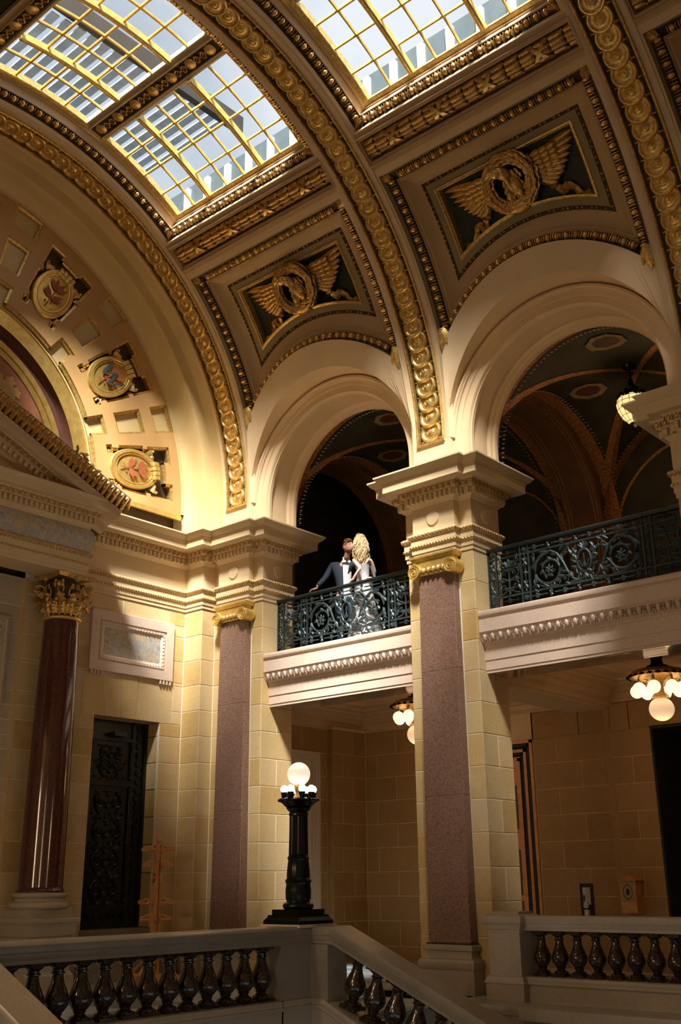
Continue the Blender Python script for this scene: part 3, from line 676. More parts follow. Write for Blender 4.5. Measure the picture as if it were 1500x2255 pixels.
# medallions
def frameP(r, ang, dx):    # local x tangential (clockwise/downwards), y radial outward, z to the room
    a = radians(ang); p = PL(r, ang, XE+dx); er = Vector((0, cos(a), sin(a))); ez = Vector((1, 0, 0)); et = er.cross(ez)
    return Matrix(((et.x, er.x, ez.x, p[0]), (et.y, er.y, ez.y, p[1]), (et.z, er.z, ez.z, p[2]), (0, 0, 0, 1)))
def leaf2d(L, W, n=8):
    a = [(L*k/n, W*.5*sin(pi*(k/n)**.8)) for k in range(n+1)]
    P = [(x, y, 0) for x, y in a]+[(x, -y, 0) for x, y in reversed(a)]; return P
ML = ['oval laurel medallion just above the pediment end, lowest on the curve', 'oval medallion bearing a blue letter over painted laurel', 'oval laurel medallion high on the curve, third above the pediment', 'laurel medallion at the crown of the half-round border']
for k in range(4):
    ang = 9+27*k; m = frameP(3.72, ang, -.03)
    md = thing('medallion', ML[k], 'medallion', PL(3.72, ang, XE+.02), 'oval medallions of the half-round border')
    sx, sy = .37, .545
    def oval(r, z): return [m @ Vector((sx*r*cos(a)*(1 if r > .5 else 1), sy*r*sin(a)-.03, z)) for a in [2*pi*q/40 for q in range(41)]]
    MB().add(*grid([oval(1.0, -.06), oval(1.0, .045), oval(.975, .065), oval(.83, .07), oval(.80, .05), oval(.785, .05), oval(.775, .062), oval(.73, .060), oval(.715, .035)])).build('frame', 'goldleaf', md, 40)
    MB().add(*grid([oval(.72, .035), oval(.4, .055), oval(.01, .06)])).build('shield', 'goldleaf', md, True)
    mb = MB(); z = .073
    st = [(-.0, -.36), (.0, .22)]
    zz = [z]
    def lf(x, y, a, L, W):
        zz[0] += .0015; P = leaf2d(L, W); mt = m @ Matrix.Translation((x, y, zz[0])) @ Matrix.Rotation(a, 4, 'Z'); mb.add(P, fan(P), mt)
    mb.tube([m @ Vector((0, -.37, z-.004)), m @ Vector((0, 0, z)), m @ Vector((0, .12, z))], .008, 4)
    for s in (-1, 1):
        lf(s*.01, -.17, pi/2-s*.75, .25, .085); lf(s*.01, -.18, pi/2-s*1.15, .22, .075); lf(s*.01, .02, pi/2-s*.75, .25, .09); lf(s*.01, .04, pi/2-s*.30, .25, .085)
        mb.add([(x*.02, y*.02, 0) for x, y in [(cos(q*pi/4), sin(q*pi/4)) for q in range(8)]], [tuple(range(8))], m @ Matrix.Translation((s*.055, -.26+s*.02, z)))
    mb.build('painted_laurel', 'russet', md)
    if k == 1:
        S_ = []
        def stroke(a, b, wd): 
            a, b = Vector(a), Vector(b); d = (b-a).normalized(); nn = Vector((-d.y, d.x))*wd/2
            S_.append([(p.x, p.y, .092+.0015*len(S_)) for p in (a-nn, b-nn, b+nn, a+nn)])
        T_, Bt = .13, -.19
        stroke((-.215, T_), (-.105, Bt), .062); stroke((-.105, Bt), (-.0, T_-.02), .030); stroke((-.0, T_-.02), (.11, Bt), .062); stroke((.11, Bt), (.215, T_), .026)
        stroke((-.275, T_), (-.155, T_), .02); stroke((.16, T_), (.27, T_), .02)
        mb = MB()
        for q in S_: mb.add(q, [(0, 1, 2, 3)], m)
        mb.build('letter', 'slate', md)
    # binding at the outer end
    mb = MB()
    for s, o_y in ((0, .46),):
        for q, xx in enumerate((-.13, -.045, .045, .13)):
            rows = [[m @ Vector((xx*1.0+dx*(1.0), .44+.10*cos(g)+(0 if q in (1, 2) else -.01), .03+.10*sin(g))) for g in [-.3+(pi+.6)*c/8 for c in range(9)]] for dx in (-.036, -.02, .02, .036)]
            mb.add(*grid(rows))
    mb.build('binding', 'goldleaf', md, True)
    for s in (-1, 1):
        mb = MB(); mt = m @ Matrix.Translation((s*.27, .40, .0)) @ Matrix.Rotation(-s*.75, 4, 'Z')
        mb.add(*grid([[(-.03, -.02, .02), (0, -.02, .05), (.03, -.02, .02)], [(-.05, .05, .03), (0, .07, .07), (.05, .05, .03)], [(-.10, .12, .02), (0, .15, .05), (.10, .12, .02)]]), mt @ Matrix.Rotation(s*-1.2, 4, 'Z'))
        mb.ell((0, 0, .03), (.04, .05, .03), 8, 4, mt); mb.ell((s*.06, .11, .03), (.025, .025, .025), 6, 4, mt)
        mb.build('ribbon_end', 'gold', md, 50)
        mb = MB()
        for g in range(3): mb.merge(feather_mb(.11, .06, .03, 4), m @ Matrix.Translation((s*(.27+.03*g), -.47+.04*g, .0)) @ Matrix.Rotation(-pi/2+s*(.2+.5*g), 4, 'Z') )
        mb.ell((s*.30, -.49, .02), (.022, .022, .022), 6, 4, m)
        mb.build('acanthus_sprig', 'goldold', md, 50)
# ---------------------------------------------------------------- block walls
BLK = {}
def block(parent, plane, u0, u1, z0, z1, t=.012, mat='stone', gap=.005, name='stone_block'):
    # plane: ('x', value, sign) or ('y', value, sign); sign = side the face looks to
    ax, val, sg = plane; w_, h = u1-u0-2*gap, z1-z0-2*gap
    key = (ax, sg, round(w_, 3), round(h, 3), t, mat)
    if key not in BLK:
        mb = MB(); b = .006; a = w_/2; c = h/2
        F = [(-a, -c, -t), (a, -c, -t), (a, c, -t), (-a, c, -t), (-a, -c, -b), (a, -c, -b), (a, c, -b), (-a, c, -b), (-a+b, -c+b, 0), (a-b, -c+b, 0), (a-b, c-b, 0), (-a+b, c-b, 0)]
        f = [(8, 9, 10, 11)]+[(k, (k+1) % 4, 4+(k+1) % 4, 4+k) for k in range(4)]+[(4+k, 4+(k+1) % 4, 8+(k+1) % 4, 8+k) for k in range(4)]
        def mp(p):
            u, v, d = p
            return (sg*d, u if sg > 0 else -u, v) if ax == 'x' else (u, sg*d, v)
        BLK[key] = MB().add([mp(p) for p in F], f).mesh('stone_block', mat)
    o = bpy.data.objects.new(name, BLK[key]); COL.objects.link(o); o.parent = parent
    uc, zc = (u0+u1)/2, (z0+z1)/2
    p = Vector((val, uc, zc)) if ax == 'x' else Vector((uc, val, zc))
    o.location = p-WL[parent.name]; WL[o.name] = WL[parent.name]; return o
def blockwall(parent, plane, u0, u1, zs, seg, holes=(), off=0.0, mat='stone', jit=0):
    ax, val, sg = plane
    for r_ in range(len(zs)-1):
        z0, z1 = zs[r_], zs[r_+1]
        br = [u0, u1]; o_ = off+(seg/2 if r_ % 2 else 0); u = u0+(o_ % seg)
        while u < u1-.12:
            if u > u0+.12: br.append(u)
            u += seg
        subs = [(z0, z1)]
        for h in holes:
            ns = []
            for a, b in subs:
                cuts = [a]+[c for c in (h[2], h[3]) if a+.03 < c < b-.03]+[b]
                ns += list(zip(cuts[:-1], cuts[1:]))
            subs = ns
        for a, b in subs:
            hs = [(h[0], h[1]) for h in holes if h[2] < (a+b)/2 < h[3]]
            pts = sorted(set(br+[e for h in hs for e in h if u0 < e < u1]))
            pts = [p for k, p in enumerate(pts) if p in (u0, u1) or any(abs(p-e) < 1e-6 for h in hs for e in h) or all(abs(p-e) > .12 for h in hs for e in h)]
            for p, q in zip(pts[:-1], pts[1:]):
                if q-p < .02 or any(h[0] < (p+q)/2 < h[1] for h in hs): continue
                block(parent, plane, p, q, a, b, mat=mat)
    return
DY0, DY1, DZ0, DZ1 = -2.062, -.700, .74, 4.0
TB = (-2.262, -.495, 4.72, 5.745)
NI = (-9.0, -3.52, 0.0, 5.72)
zs = COURSE+[]
zs = [z for z in zs if z < 6.0]+[6.02]
MB().box((XE-.05, -3.52, 0), (XE-.006, DY0, 6.1)).box((XE-.05, DY1-.001, 0), (XE-.006, YA+.3, 6.1)).box((XE-.05, DY0, DZ1), (XE-.006, DY1, 6.1)).box((XE-.05, DY0, 0), (XE-.006, DY1, DZ0)).build('joint_bed', 'mortar', wl_)
vz = [z for z in zs if z > 4.0][0]
vs_ = (DY0+.06, DY1-.06, DZ1, TB[2])
blockwall(wl_, ('x', XE, 1), -3.5, YA, zs, 1.02, [(DY0, DY1, -1, DZ1), TB, (DY0-.28, DY1+.26, DZ1, TB[2])], .36)
# flat arch of wedge stones over the door
nv = 5
for k in range(nv):
    a0 = DY0-.28+(DY1-DY0+.54)*k/nv; a1 = DY0-.28+(DY1-DY0+.54)*(k+1)/nv; cx = (DY0+DY1)/2
    f = lambda y: cx+(y-cx)*.80
    b0 = f(a0) if k else a0; b1 = f(a1) if k < nv-1 else a1
    zt = TB[2] if k % 2 == 0 else TB[2]-.0
    g = .005; xx = XE+(.006 if k == 2 else 0)
    MB().add([(xx, b0+g, DZ1+g), (xx, b1-g, DZ1+g), (xx, a1-g, zt-g), (xx, a0+g, zt-g), (XE-.012, b0+g, DZ1+g), (XE-.012, b1-g, DZ1+g), (XE-.012, a1-g, zt-g), (XE-.012, a0+g, zt-g)],
             [(0, 1, 2, 3), (0, 4, 5, 1), (1, 5, 6, 2), (2, 6, 7, 3), (3, 7, 4, 0)]).build('wedge_stone', 'stone', wl_)
# door reveals
for z0, z1 in zip(zs[:-1], zs[1:]):
    a, b = max(z0, DZ0), min(z1, DZ1)
    if b-a > .05:
        block(wl_, ('y', DY1, -1), XE-.55, XE-.001, a, b)
MB().box((XE-.56, DY0-.3, DZ1), (XE-.005, DY1+.3, DZ1+.05)).build('door_soffit', 'stone', wl_)
MB().box((XE-.60, DY0-.25, 0), (XE-.05, DY0, DZ1)).build('door_jamb', 'stone', wl_)
# recessed limestone bay left of the column
nb = MB().box((XE-.30, -9.2, 0), (XE-.106, -3.52, 6.0)); nb.build('niche_backing', 'mortar', wl_)
blockwall(wl_, ('x', XE-.10, 1), -5.1, -3.5, [0]+zs[1:], .9, [(-5.1, -3.72, 4.0, 5.35), (-5.1, -3.95, 0, 3.55)], .3, 'stonebuff')
def panelframe(mbp, y0, y1, z0, z1, prof, x=XE-.10):   # prof (inset, dx)
    rows = [[(x+dx, y0+i_, z0+i_), (x+dx, y1-i_, z0+i_), (x+dx, y1-i_, z1-i_), (x+dx, y0+i_, z1-i_), (x+dx, y0+i_, z0+i_)] for i_, dx in prof]
    mbp.add(*grid(rows)); return mbp
panelframe(MB(), -5.1, -3.72, 4.0, 5.35, [(0, -.01), (0, .0), (.05, .012), (.07, -.02), (.17, -.03), (.18, -.06), (.6, -.06)], XE-.035).build('carved_panel', 'stonebuff', wl_)
mb = MB()
for k in range(11):
    for g in (-.5, .5): mb.merge(feather_mb(.12, .07, .03, 3), Matrix.Translation((XE-.075, -3.84, 4.12+.108*k)) @ Matrix.Rotation(pi/2, 4, 'Y') @ Matrix.Rotation(pi/2, 4, 'Z') @ Matrix.Rotation(pi/2+g, 4, 'Z'))
mb.build('carved_leaf_border', 'stonebuff', wl_, 50)
panelframe(MB(), -5.4, -3.95, -.2, 3.55, [(0, -.06), (0, .01), (.06, .03), (.08, 0), (.16, -.02), (.17, -.065), (.7, -.065)], XE-.035).build('moulded_jamb', 'stonebuff', wl_)
MB().box((XE-.14, -3.53, 0), (XE, -3.50, 6.0)).build('niche_edge', 'stone', wl_)
# corner pilaster faces (y = YA) and its return
for z0, z1 in zip(zs[:-1], zs[1:]):
    block(wl_, ('y', YA, -1), XE+.0, -.61, z0, z1); block(wl_, ('x', -.61, 1), YA, YP, z0, z1)
MB().box((XE-.05, YA+.006, 0), (-.616, .3, 6.05)).build('joint_bed', 'mortar', wl_)
# carved stone tablet
tb = thing('stone_tablet', 'pinkish stone tablet with a veined marble panel above the bronze door', 'tablet', (XE, -1.38, 4.72))
y0, y1, z0, z1 = TB
panelframe(MB(), y0, y1, z0, z1, [(0, -.05), (0, .045), (.01, .05), (.17, .05), (.175, .02), (.19, .02)], XE).build('surround', 'pink', tb)
panelframe(MB(), y0+.19, y1-.19, z0+.19, z1-.19, [(0, .02), (.01, .045), (.05, .038), (.085, .016), (.095, .010)], XE).build('moulding', 'pink', tb)
MB().quad((XE+.012, y0+.28, z0+.28), (XE+.012, y1-.28, z0+.28), (XE+.012, y1-.28, z1-.28), (XE+.012, y0+.28, z1-.28)).build('marble_panel', 'marble', tb)
mb = MB(); L = [(y0+.23, z0+.23), (y1-.23, z0+.23), (y1-.23, z1-.23), (y0+.23, z1-.23)]
for q in range(4):
    a, b = Vector(L[q]), Vector(L[(q+1) % 4]); n = int((b-a).length/.062)
    for k in range(n): p = a+(b-a)*(k+.5)/n; mb.ell((XE+.028, p.x, p.y), (.024, .022 if q % 2 == 0 else .026, .026 if q % 2 == 0 else .022), 6, 4)
mb.build('egg_moulding', 'pink', tb, True, kind='stuff')
for s in (-1, 1):
    for k in range(4): yy = (y0+.04 if s < 0 else y1-.28)+.07*k; MB().box((XE-.01, yy, z0-.06), (XE+.045, yy+.035, z0+.0)).build('gutta', 'pink', tb)
# ================================================================== entablatures
EP = [(0.0, 7.345), (.44, 7.34), (.44, 7.315), (.425, 7.30), (.40, 7.265), (.36, 7.24), (.345, 7.225), (.345, 7.205), (.335, 7.19), (.335, 7.08), (.325, 7.075), (.20, 7.085), (.175, 7.07), (.13, 6.985), (.12, 6.975), (.09, 6.975), (.075, 6.965), (.075, 6.87), (.06, 6.86), (.05, 6.845), (.03, 6.825), (.012, 6.81), (.012, 6.40), (.05, 6.395), (.075, 6.375), (.075, 6.355), (.04, 6.30), (.04, 6.205), (.055, 6.20), (.055, 6.185), (.03, 6.165), (.03, 6.085), (.015, 6.083), (.015, 6.02), (-.10, 6.02)]
def ornate(path, parent, closed=False, skip=None, eg='goldold', z0=0.0, top=True):
    ne = MB(); u = MB(); u.ell((0, 0, 0), (.026, .020, .042), 7, 5); 
    u.tube([(.042, -.005, .04), (.048, .012, 0), (.040, 0, -.045)], .007, 4, False); u.tube([(-.042, -.005, .04), (-.048, .012, 0), (-.040, 0, -.045)], .007, 4, False)
    for m in along(path, .158, .105, 7.028+z0, closed):
        if skip and skip(m): continue
        ne.merge(u, m @ Matrix.Rotation(-.35, 4, 'X'))
    ne.build('egg_and_dart', eg, parent, 60, kind='stuff')
    de = MB(); d_ = MB().box((-.028, -.01, -.045), (.028, .055, .045))
    for m in along(path, .075, .092, 6.918+z0, closed):
        if skip and skip(m): continue
        de.merge(d_, m)
    de.build('dentil_row', 'creamy', parent, kind='stuff')
    le = MB(); l_ = MB().ell((0, 0, 0), (.022, .018, .034), 6, 4); l_.tube([(-.03, .0, .03), (-.03, .012, -.0), (0, .004, -.036), (.03, .012, 0), (.03, 0, .03)], .006, 4, False)
    for m in along(path, .062, .062, 6.345+z0, closed):
        if skip and skip(m): continue
        le.merge(l_, m @ Matrix.Rotation(-.4, 4, 'X'))
    le.build('leaf_moulding', 'goldold', parent, 60, kind='stuff')
    ro = MB(); r_ = MB().ell((0, 0, 0), (.030, .016, .016), 6, 4, Matrix.Rotation(.5, 4, 'Y'))
    for m in along(path, .055, .055, 6.193+z0, closed):
        if skip and skip(m): continue
        ro.merge(r_, m)
    ro.build('rope_moulding', 'goldold', parent, 60, kind='stuff')
def shields(parent, pts):
    mb = MB()
    for x, y, sx, sy in pts:
        for s_ in (0,):
            mt = Matrix.Translation((x, y, 6.915)) @ Matrix.Rotation(atan2(sx, -sy), 4, 'Z')
            mb.add([(-.045, 0, .05), (.045, 0, .05), (.045, 0, -.01), (0, 0, -.06), (-.045, 0, -.01), (0, -.03, .0)], [(0, 5, 1), (1, 5, 2), (2, 5, 3), (3, 5, 4), (4, 5, 0)], mt)
    mb.build('shield', 'goldold', parent)
t1 = setting('trim_1', (XE, YA, 6.02), 'entablature along the end wall and over the first pier')
YF = -.045
path1 = [(XE, -2.80), (XE, YA), (-.61, YA), (-.61, YP), (-.375, YP), (-.375, YF), (.375, YF), (.375, YP), (.60, YP), (.60, .80), (-.3, .80)]
sweep(EP, path1).build('entablature_body', 'creamy', t1, 30); ornate(path1, t1)
MB().box((XE-.2, YP+.0, 6.0), (.59, .8, 7.33)).build('core', 'creamy', t1)
piers = []
for i in (1, 2):
    x = X[i]; t = setting('trim_%d' % (i+1), (x, YP, 6.02), ['entablature block on the middle pier', 'entablature block at the right edge'][i-1])
    P = [(x-.60, .80), (x-.60, YP), (x-.375, YP), (x-.375, YF), (x+.375, YF), (x+.375, YP), (x+.60, YP), (x+.60, .80)]
    sweep(EP, P, True).build('entablature_body', 'creamy', t, 30); ornate(P, t, True)
    MB().box((x-.59, YP+.01, 6.02), (x+.59, .79, 7.34)).box((x-.37, YF+.01, 6.02), (x+.37, YP+.05, 7.34)).build('core', 'creamy', t)
for i, t in enumerate((t1, bpy.data.objects['trim_2'], bpy.data.objects['trim_3'])):
    x = X[i]
    for (cx_, cy_, ax) in [(x, YF-.012, 'y'), (x+.612, .44, 'x')]+([(x-.612, .44, '-x')] if i else []):
        mt = Matrix.Translation((cx_, cy_, 6.60)) @ (Matrix.Rotation(pi/2, 4, 'X') if ax == 'y' else Matrix.Rotation(pi/2 if ax == 'x' else -pi/2, 4, 'Y'))
        MB().lathe([(0, .022), (.105, .022), (.115, .012), (.118, -.01)], 28, mt).build('roundel', 'creamy', t, 40)
# ================================================================== arches and upper wall
wb = setting('wall_right', (2*B, 0, 0), 'arcaded side wall of piers and arches')
for i in range(3):
    x0 = X[i]; xm = x0+B/2; sp = []
    n = 48
    # cut of the vault by the arch
    rows = []
    for k in range(n+1):
        a = pi-pi*k/n; cx_, dz = 1.88*cos(a), 1.88*sin(a); yv = YC+sqrt(R*R-dz*dz)
        rows.append([(xm+cx_, yv, ZS+dz), (xm+cx_, .16, ZS+dz)])
    rows = [[(xm-1.88, 0, ZC), (xm-1.88, .16, ZC)]]+rows+[[(xm+1.88, 0, ZC), (xm+1.88, .16, ZC)]]
    MB().add(*grid(rows)).build('arch_cut', 'cream', wb, 40)
    MB().box((x0+.355, 0, ZC-.05), (x0+.312, .2, ZS+.02)).build('arch_cut', 'cream', wb)
    def asweep(prof, z_lo, nm, mt, n=48):
        rows = []
        for k in range(-1, n+2):
            if k < 0 or k > n:
                s = 1 if k > n else -1; rows.append([(xm+s*r, y, z_lo) for r, y in prof])
            else:
                a = pi-pi*k/n; rows.append([(xm+r*cos(a), y, ZS-.03+r*sin(a)) for r, y in prof])
        MB().add(*grid(rows)).build(nm, mt, wb, 35)
    asweep([(1.89, .16), (1.885, .07), (1.87, .045), (1.835, .045), (1.82, .075), (1.805, .08), (1.80, .115), (1.73, .13), (1.725, .145), (1.62, .155), (1.61, .165), (1.60, .20), (1.585, .21), (1.585, .27)], ZC, 'archivolt', 'cream')
    asweep([(1.585, .27), (1.60, .275), (1.615, .29), (1.63, .295), (1.63, .70), (1.615, .705), (1.60, .72), (1.585, .73)], 7.56, 'arch_soffit_panel', 'cream')
    for s in (-1, 1):
        MB().box((xm+s*1.585, .27, ZC), (xm+s*1.72, .73, 7.56)).box((xm+s*1.585, .15, ZC-.02), (xm+s*1.95, .86, ZC+.03)).build('arch_impost', 'cream', wb)
    asweep([(1.585, .73), (1.57, .76), (1.53, .775), (1.515, .80), (1.515, .84), (1.53, .86), (1.9, .86)], ZC, 'inner_archivolt', 'cream')
MB().box((XE-.2, .0, ZC-.02), (-.36, .2, ZC+.2)).build('attic_face', 'cream', wb)
for i in range(4):
    x = X[i]; MB().box((x-.36, -.018, ZC-.02), (x+.36, .2, ZS+.01)).box((x-.30, .2, ZC), (x+.30, .85, ZS+.4)).build('attic_face', 'cream', wb)
# solid masonry between the arches, behind the vault web (keeps the gallery apart)
for i in range(3):
    x0 = X[i]; xm = x0+B/2; rows = []
    for k in range(37):
        a = pi-pi*k/36; rows.append([(xm+1.50*cos(a), .85, ZS+1.50*sin(a)), (xm+max(-B/2, min(B/2, 3.2*cos(a))), .85, ZS+3.2*sin(a))])
    MB().add(*grid(rows)).build('spandrel', 'dark', wb)
# ---------------------------------------------------------------- piers of coursed stone
zp = [z for z in COURSE if z < 5.95]+[6.02]
for i in range(3):
    x = X[i]; pr = thing('stone_pier', ['honey coloured coursed stone pier behind the black lamp stand', 'honey coloured coursed stone pier between the two balconies', 'coursed stone pier with its cornice cut by the picture edge'][i], 'pier', (x, YP, 0), 'stone piers of the side wall')
    MB().box((x-(.62 if i == 0 else .594), YP+.006, 0), (x+.594, .824, 6.02)).build('joint_bed', 'mortar', pr)
    for r_, (z0, z1) in enumerate(zip(zp[:-1], zp[1:])):
        for s in (-1, 1):
            a, b = (x+.34, x+.60) if s > 0 else (x-.60, x-.34)
            if not (i == 0 and s < 0): block(pr, ('y', YP, -1), a, b, z0, z1)
            else: block(pr, ('y', YP, -1), x-.61, b, z0, z1)
            if i == 0 and s < 0: continue
            if r_ % 2: block(pr, ('x', x+s*.60, s), YP, .46, z0, z1); block(pr, ('x', x+s*.60, s), .46, .83, z0, z1)
            else: block(pr, ('x', x+s*.60, s), YP, .83, z0, z1)
        block(pr, ('y', .83, 1), x-.60, x+.60, z0, z1)
# granite pilasters
def volute(mb, c, r, th, mt, turns=2.3, sgn=1):
    n = 44; rows = []; cx_, cz = c
    for k in range(n+1):
        t = k/n; a = pi/2+sgn*turns*2*pi*t; q = r*(1-t)**.85*.86+.012; wd = r*.17*(1-t*.7)
        rows.append([mt @ Vector((cx_+(q-wd)*cos(a), -.0, cz+(q-wd)*sin(a))), mt @ Vector((cx_+(q-wd*.4)*cos(a), -.018, cz+(q-wd*.4)*sin(a))), mt @ Vector((cx_+(q+wd*.6)*cos(a), -.018, cz+(q+wd*.6)*sin(a))), mt @ Vector((cx_+(q+wd)*cos(a), -.0, cz+(q+wd)*sin(a)))])
    mb.add(*grid(rows))
    mb.lathe([(0, -.005), (r*.86, -.005), (r*.95, .0), (r*.96, th), (0, th)], 22, mt @ Matrix.Translation((cx_, 0, cz)) @ Matrix.Rotation(-pi/2, 4, 'X'))
    mb.ell((cx_, -.01, cz), (r*.14, .02, r*.14), 8, 5, mt)
for i in range(3):
    x = X[i]; g = thing('granite_pilaster', ['speckled red granite pilaster beside the coat rack corner', 'speckled red granite pilaster standing between the two balconies', 'granite pilaster outside the view'][i], 'pilaster', (x, YF, 0), 'granite pilasters of the side wall')
    hb, ht = .345, .320
    yb, yt = -.085, -.045
    zl = [.62, 2.52, 4.28, 5.72]
    def hw(z): return hb+(ht-hb)*(z-.62)/5.1
    def yy(z): return yb+(yt-yb)*(z-.62)/5.1
    for a, b in zip(zl[:-1], zl[1:]):
        a2, b2 = a+.002, b-.002; mb = MB(); v = []
        for z in (a2, b2):
            h_, y_ = hw(z), yy(z); v += [(x-h_, YP, z), (x-h_, y_+.01, z), (x-h_+.01, y_, z), (x+h_-.01, y_, z), (x+h_, y_+.01, z), (x+h_, YP, z)]
        mb.add(v, [(k, k+1, k+7, k+6) for k in range(5)]+[(6, 7, 8, 9, 10, 11)]); mb.build('granite_drum', 'granite', g)
    MB().box((x-hb-.02, yb-.02, .585), (x+hb+.02, YP, .62)).build('fillet', 'balgran', g)
    bp_ = [(0, .60), (.03, .60), (.055, .585), (.06, .56), (.05, .53), (.02, .52), (.015, .49), (.03, .455), (.04, .44), (.05, .43), (.085, .42), (.105, .39), (.105, .34), (.085, .30), (.075, .295), (.075, .29)]
    sweep(bp_, [(x-hb, .06), (x-hb, yb), (x+hb, yb), (x+hb, .06)]).build('base_moulding', 'railr', g, 30)
    sweep([(.082, .295), (.082, 0.0)], [(x-hb, .06), (x-hb, yb), (x+hb, yb), (x+hb, .06)]).build('plinth', 'railr', g)
    # ionic capital
    cp = MB(); z1 = 6.02; sweepd = [(0, z1), (.085, z1), (.085, z1-.03), (.07, z1-.045), (.055, z1-.075), (.03, z1-.08), (.02, z1-.11)]
    ab = sweep(sweepd, [(x-ht, YP), (x-ht, -.06), (x+ht, -.06), (x+ht, YP)]); ab.build('abacus', 'goldleaf', g, 30)
    cp.box((x-ht, -.10, 5.815), (x+ht, .05, 5.92)); cp.tube([(x-ht, -.08, 5.735), (x, -.075, 5.73), (x+ht, -.08, 5.735)], .018, 8)
    cp.build('capital_body', 'goldleaf', g)
    mb = MB()
    for k in range(5): mb.ell((x-.18+.09*k, -.10, 5.785), (.038, .05, .058), 8, 5)
    mb.build('egg', 'gold', g, True)
    for s in (-1, 1):
        mb = MB(); volute(mb, (0, 0), .118, .20, Matrix.Translation((x+s*.335, -.145, 5.785)), 2.4, s)
        mb.build('volute', 'goldleaf', g, 50)
# ================================================================== balcony beams, floors, railings
BP = [(.80, 5.14), (.42, 5.14), (.40, 5.125), (.20, 5.09), (.13, 5.075), (.11, 5.06), (.105, 5.035), (.115, 5.0), (.135, 4.985), (.15, 4.98), (.15, 4.955), (.135, 4.95), (.135, 4.765), (.145, 4.762), (.16, 4.74), (.20, 4.62), (.235, 4.595), (.235, 4.565), (.25, 4.555), (.255, 4.53), (.255, 4.375), (.268, 4.372), (.268, 4.235), (.28, 4.232), (.28, 4.195), (.28, 4.19)]
rl = ['left', 'right', 'far right']
for i in range(3):
    x0, x1 = X[i]+.60, X[i+1]-.60
    bm = thing('balcony_beam', ['pinkish moulded stone balcony beam under the couple', 'greyer moulded stone balcony beam in front of the larger chandelier', 'moulded stone balcony beam outside the view'][i], 'beam', ((x0+x1)/2, .14, 4.2), 'balcony beams')
    MB().add(*grid([[(x, y, z) for y, z in BP] for x in (x0, x1)])).build('moulded_face', 'pink', bm, 30)
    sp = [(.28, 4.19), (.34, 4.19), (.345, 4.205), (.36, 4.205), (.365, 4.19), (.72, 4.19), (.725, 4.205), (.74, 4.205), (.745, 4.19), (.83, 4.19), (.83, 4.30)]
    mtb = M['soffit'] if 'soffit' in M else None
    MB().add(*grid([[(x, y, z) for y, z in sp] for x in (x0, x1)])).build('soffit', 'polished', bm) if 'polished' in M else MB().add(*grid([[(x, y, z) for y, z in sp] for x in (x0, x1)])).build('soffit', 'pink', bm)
    mb = MB(); u = MB(); u.ell((0, 0, 0), (.036, .030, .062), 8, 5)
    for s in (-1, 1): u.tube([(s*.050, -.01, .055), (s*.058, -.02, 0), (s*.045, 0, -.065)], .010, 5, False)
    n = int((x1-x0)/.128)
    for k in range(n): mb.merge(u, Matrix.Translation((x0+(x1-x0)*(k+.5)/n, .172, 4.68)) @ Matrix.Rotation(.35, 4, 'X'))
    mb.build('egg_and_dart', 'pink', bm, 60, kind='stuff')
fl = setting('floor', (2*B, -5, 0), 'hall floor of pale marble')
# ================================================================== floors, stairs
fm = MB()
SX0, SY0, SY1 = 4.86, -.85, -3.36      # stair opening
# marble slabs laid one by one near the balustrades, plain beyond
def slab(x0, x1, y0, y1, m='floor'): MB().box((x0+.004, y0+.004, -.05), (x1-.004, y1-.004, 0)).build('marble_slab', m, fl)
for a in range(7):
    for b_ in range(10):
        x0, y0 = XE+a*.84, -8.25+b_*.9
        x1 = min(x0+.84, SX0)
        if x1-x0 > .05: slab(x0, x1, y0, min(y0+.9, SY0), 'floor' if (a+b_) % 4 else 'floord')
for a in range(9):
    for b_ in range(4):
        x0, y0 = XE+a*1.5, (SY0 if a < 4 else -.34)+b_*1.45
        if a == 3: slab(x0, SX0-.0, -.85+b_*1.45, .6+b_*1.45, 'floor'); slab(SX0, x0+1.5, -.34+b_*1.45, 1.11+b_*1.45, 'floor')
        else: slab(x0, x0+1.5, y0, y0+1.45, 'floor' if (a+b_) % 3 else 'floord')
MB().box((XE-.3, -12, -.3), (SX0-.02, SY0, -.052)).box((XE-.3, SY0, -.3), (18, 5.4, -.052)).box((XE-.3, -17.4, -.3), (18, -9.6, -.02)).box((9.5, -17, -.28), (18, SY0, -.06)).build('floor_bed', 'floord', fl)
MB().box((4.5, -11, -2.75), (10.5, 0, -2.6)).build('lower_floor', 'rail', fl)
st = setting('stair', (5.3, -2.1, 0), 'flight of marble steps descending beside the right balustrade')
for k in range(11):
    z = -.16*(k+1); x = 5.45+.38*k; MB().box((x, -3.2, z-.22), (x+.42, SY0-.06, z)).build('step', 'railr', st)
sw = setting('trim_4', (5.4, SY0, -.1), 'stair side wall with raked moulding under the right balustrade')
MB().box((4.8, SY0-.02, -2.6), (12, SY0+.2, -.105)).build('side_wall', 'railr', sw)
def rake_prof(parent, name, mat, prof, pts, up=True):   # prof: (y, dz) swept along (x, z) points
    MB().add(*grid([[(x, y, z+dz) for y, dz in prof] for x, z in pts])).build(name, mat, parent, 30)
mp_ = [(SY0-.02, -.02), (SY0-.10, -.03), (SY0-.13, -.055), (SY0-.10, -.085), (SY0-.07, -.10), (SY0-.07, -.12), (SY0-.02, -.11)]
rake_prof(sw, 'raked_moulding', 'railr', mp_, [(4.9, -.02), (5.50, -.02), (9.5, -.02-.395*4)])
mp2 = [(SY0-.02, -.30), (SY0-.035, -.305), (SY0-.035, -.32), (SY0-.02, -.33)]
rake_prof(sw, 'raked_moulding', 'railr', mp2, [(4.9, -.0), (5.42, -.0), (9.4, -.395*4)])
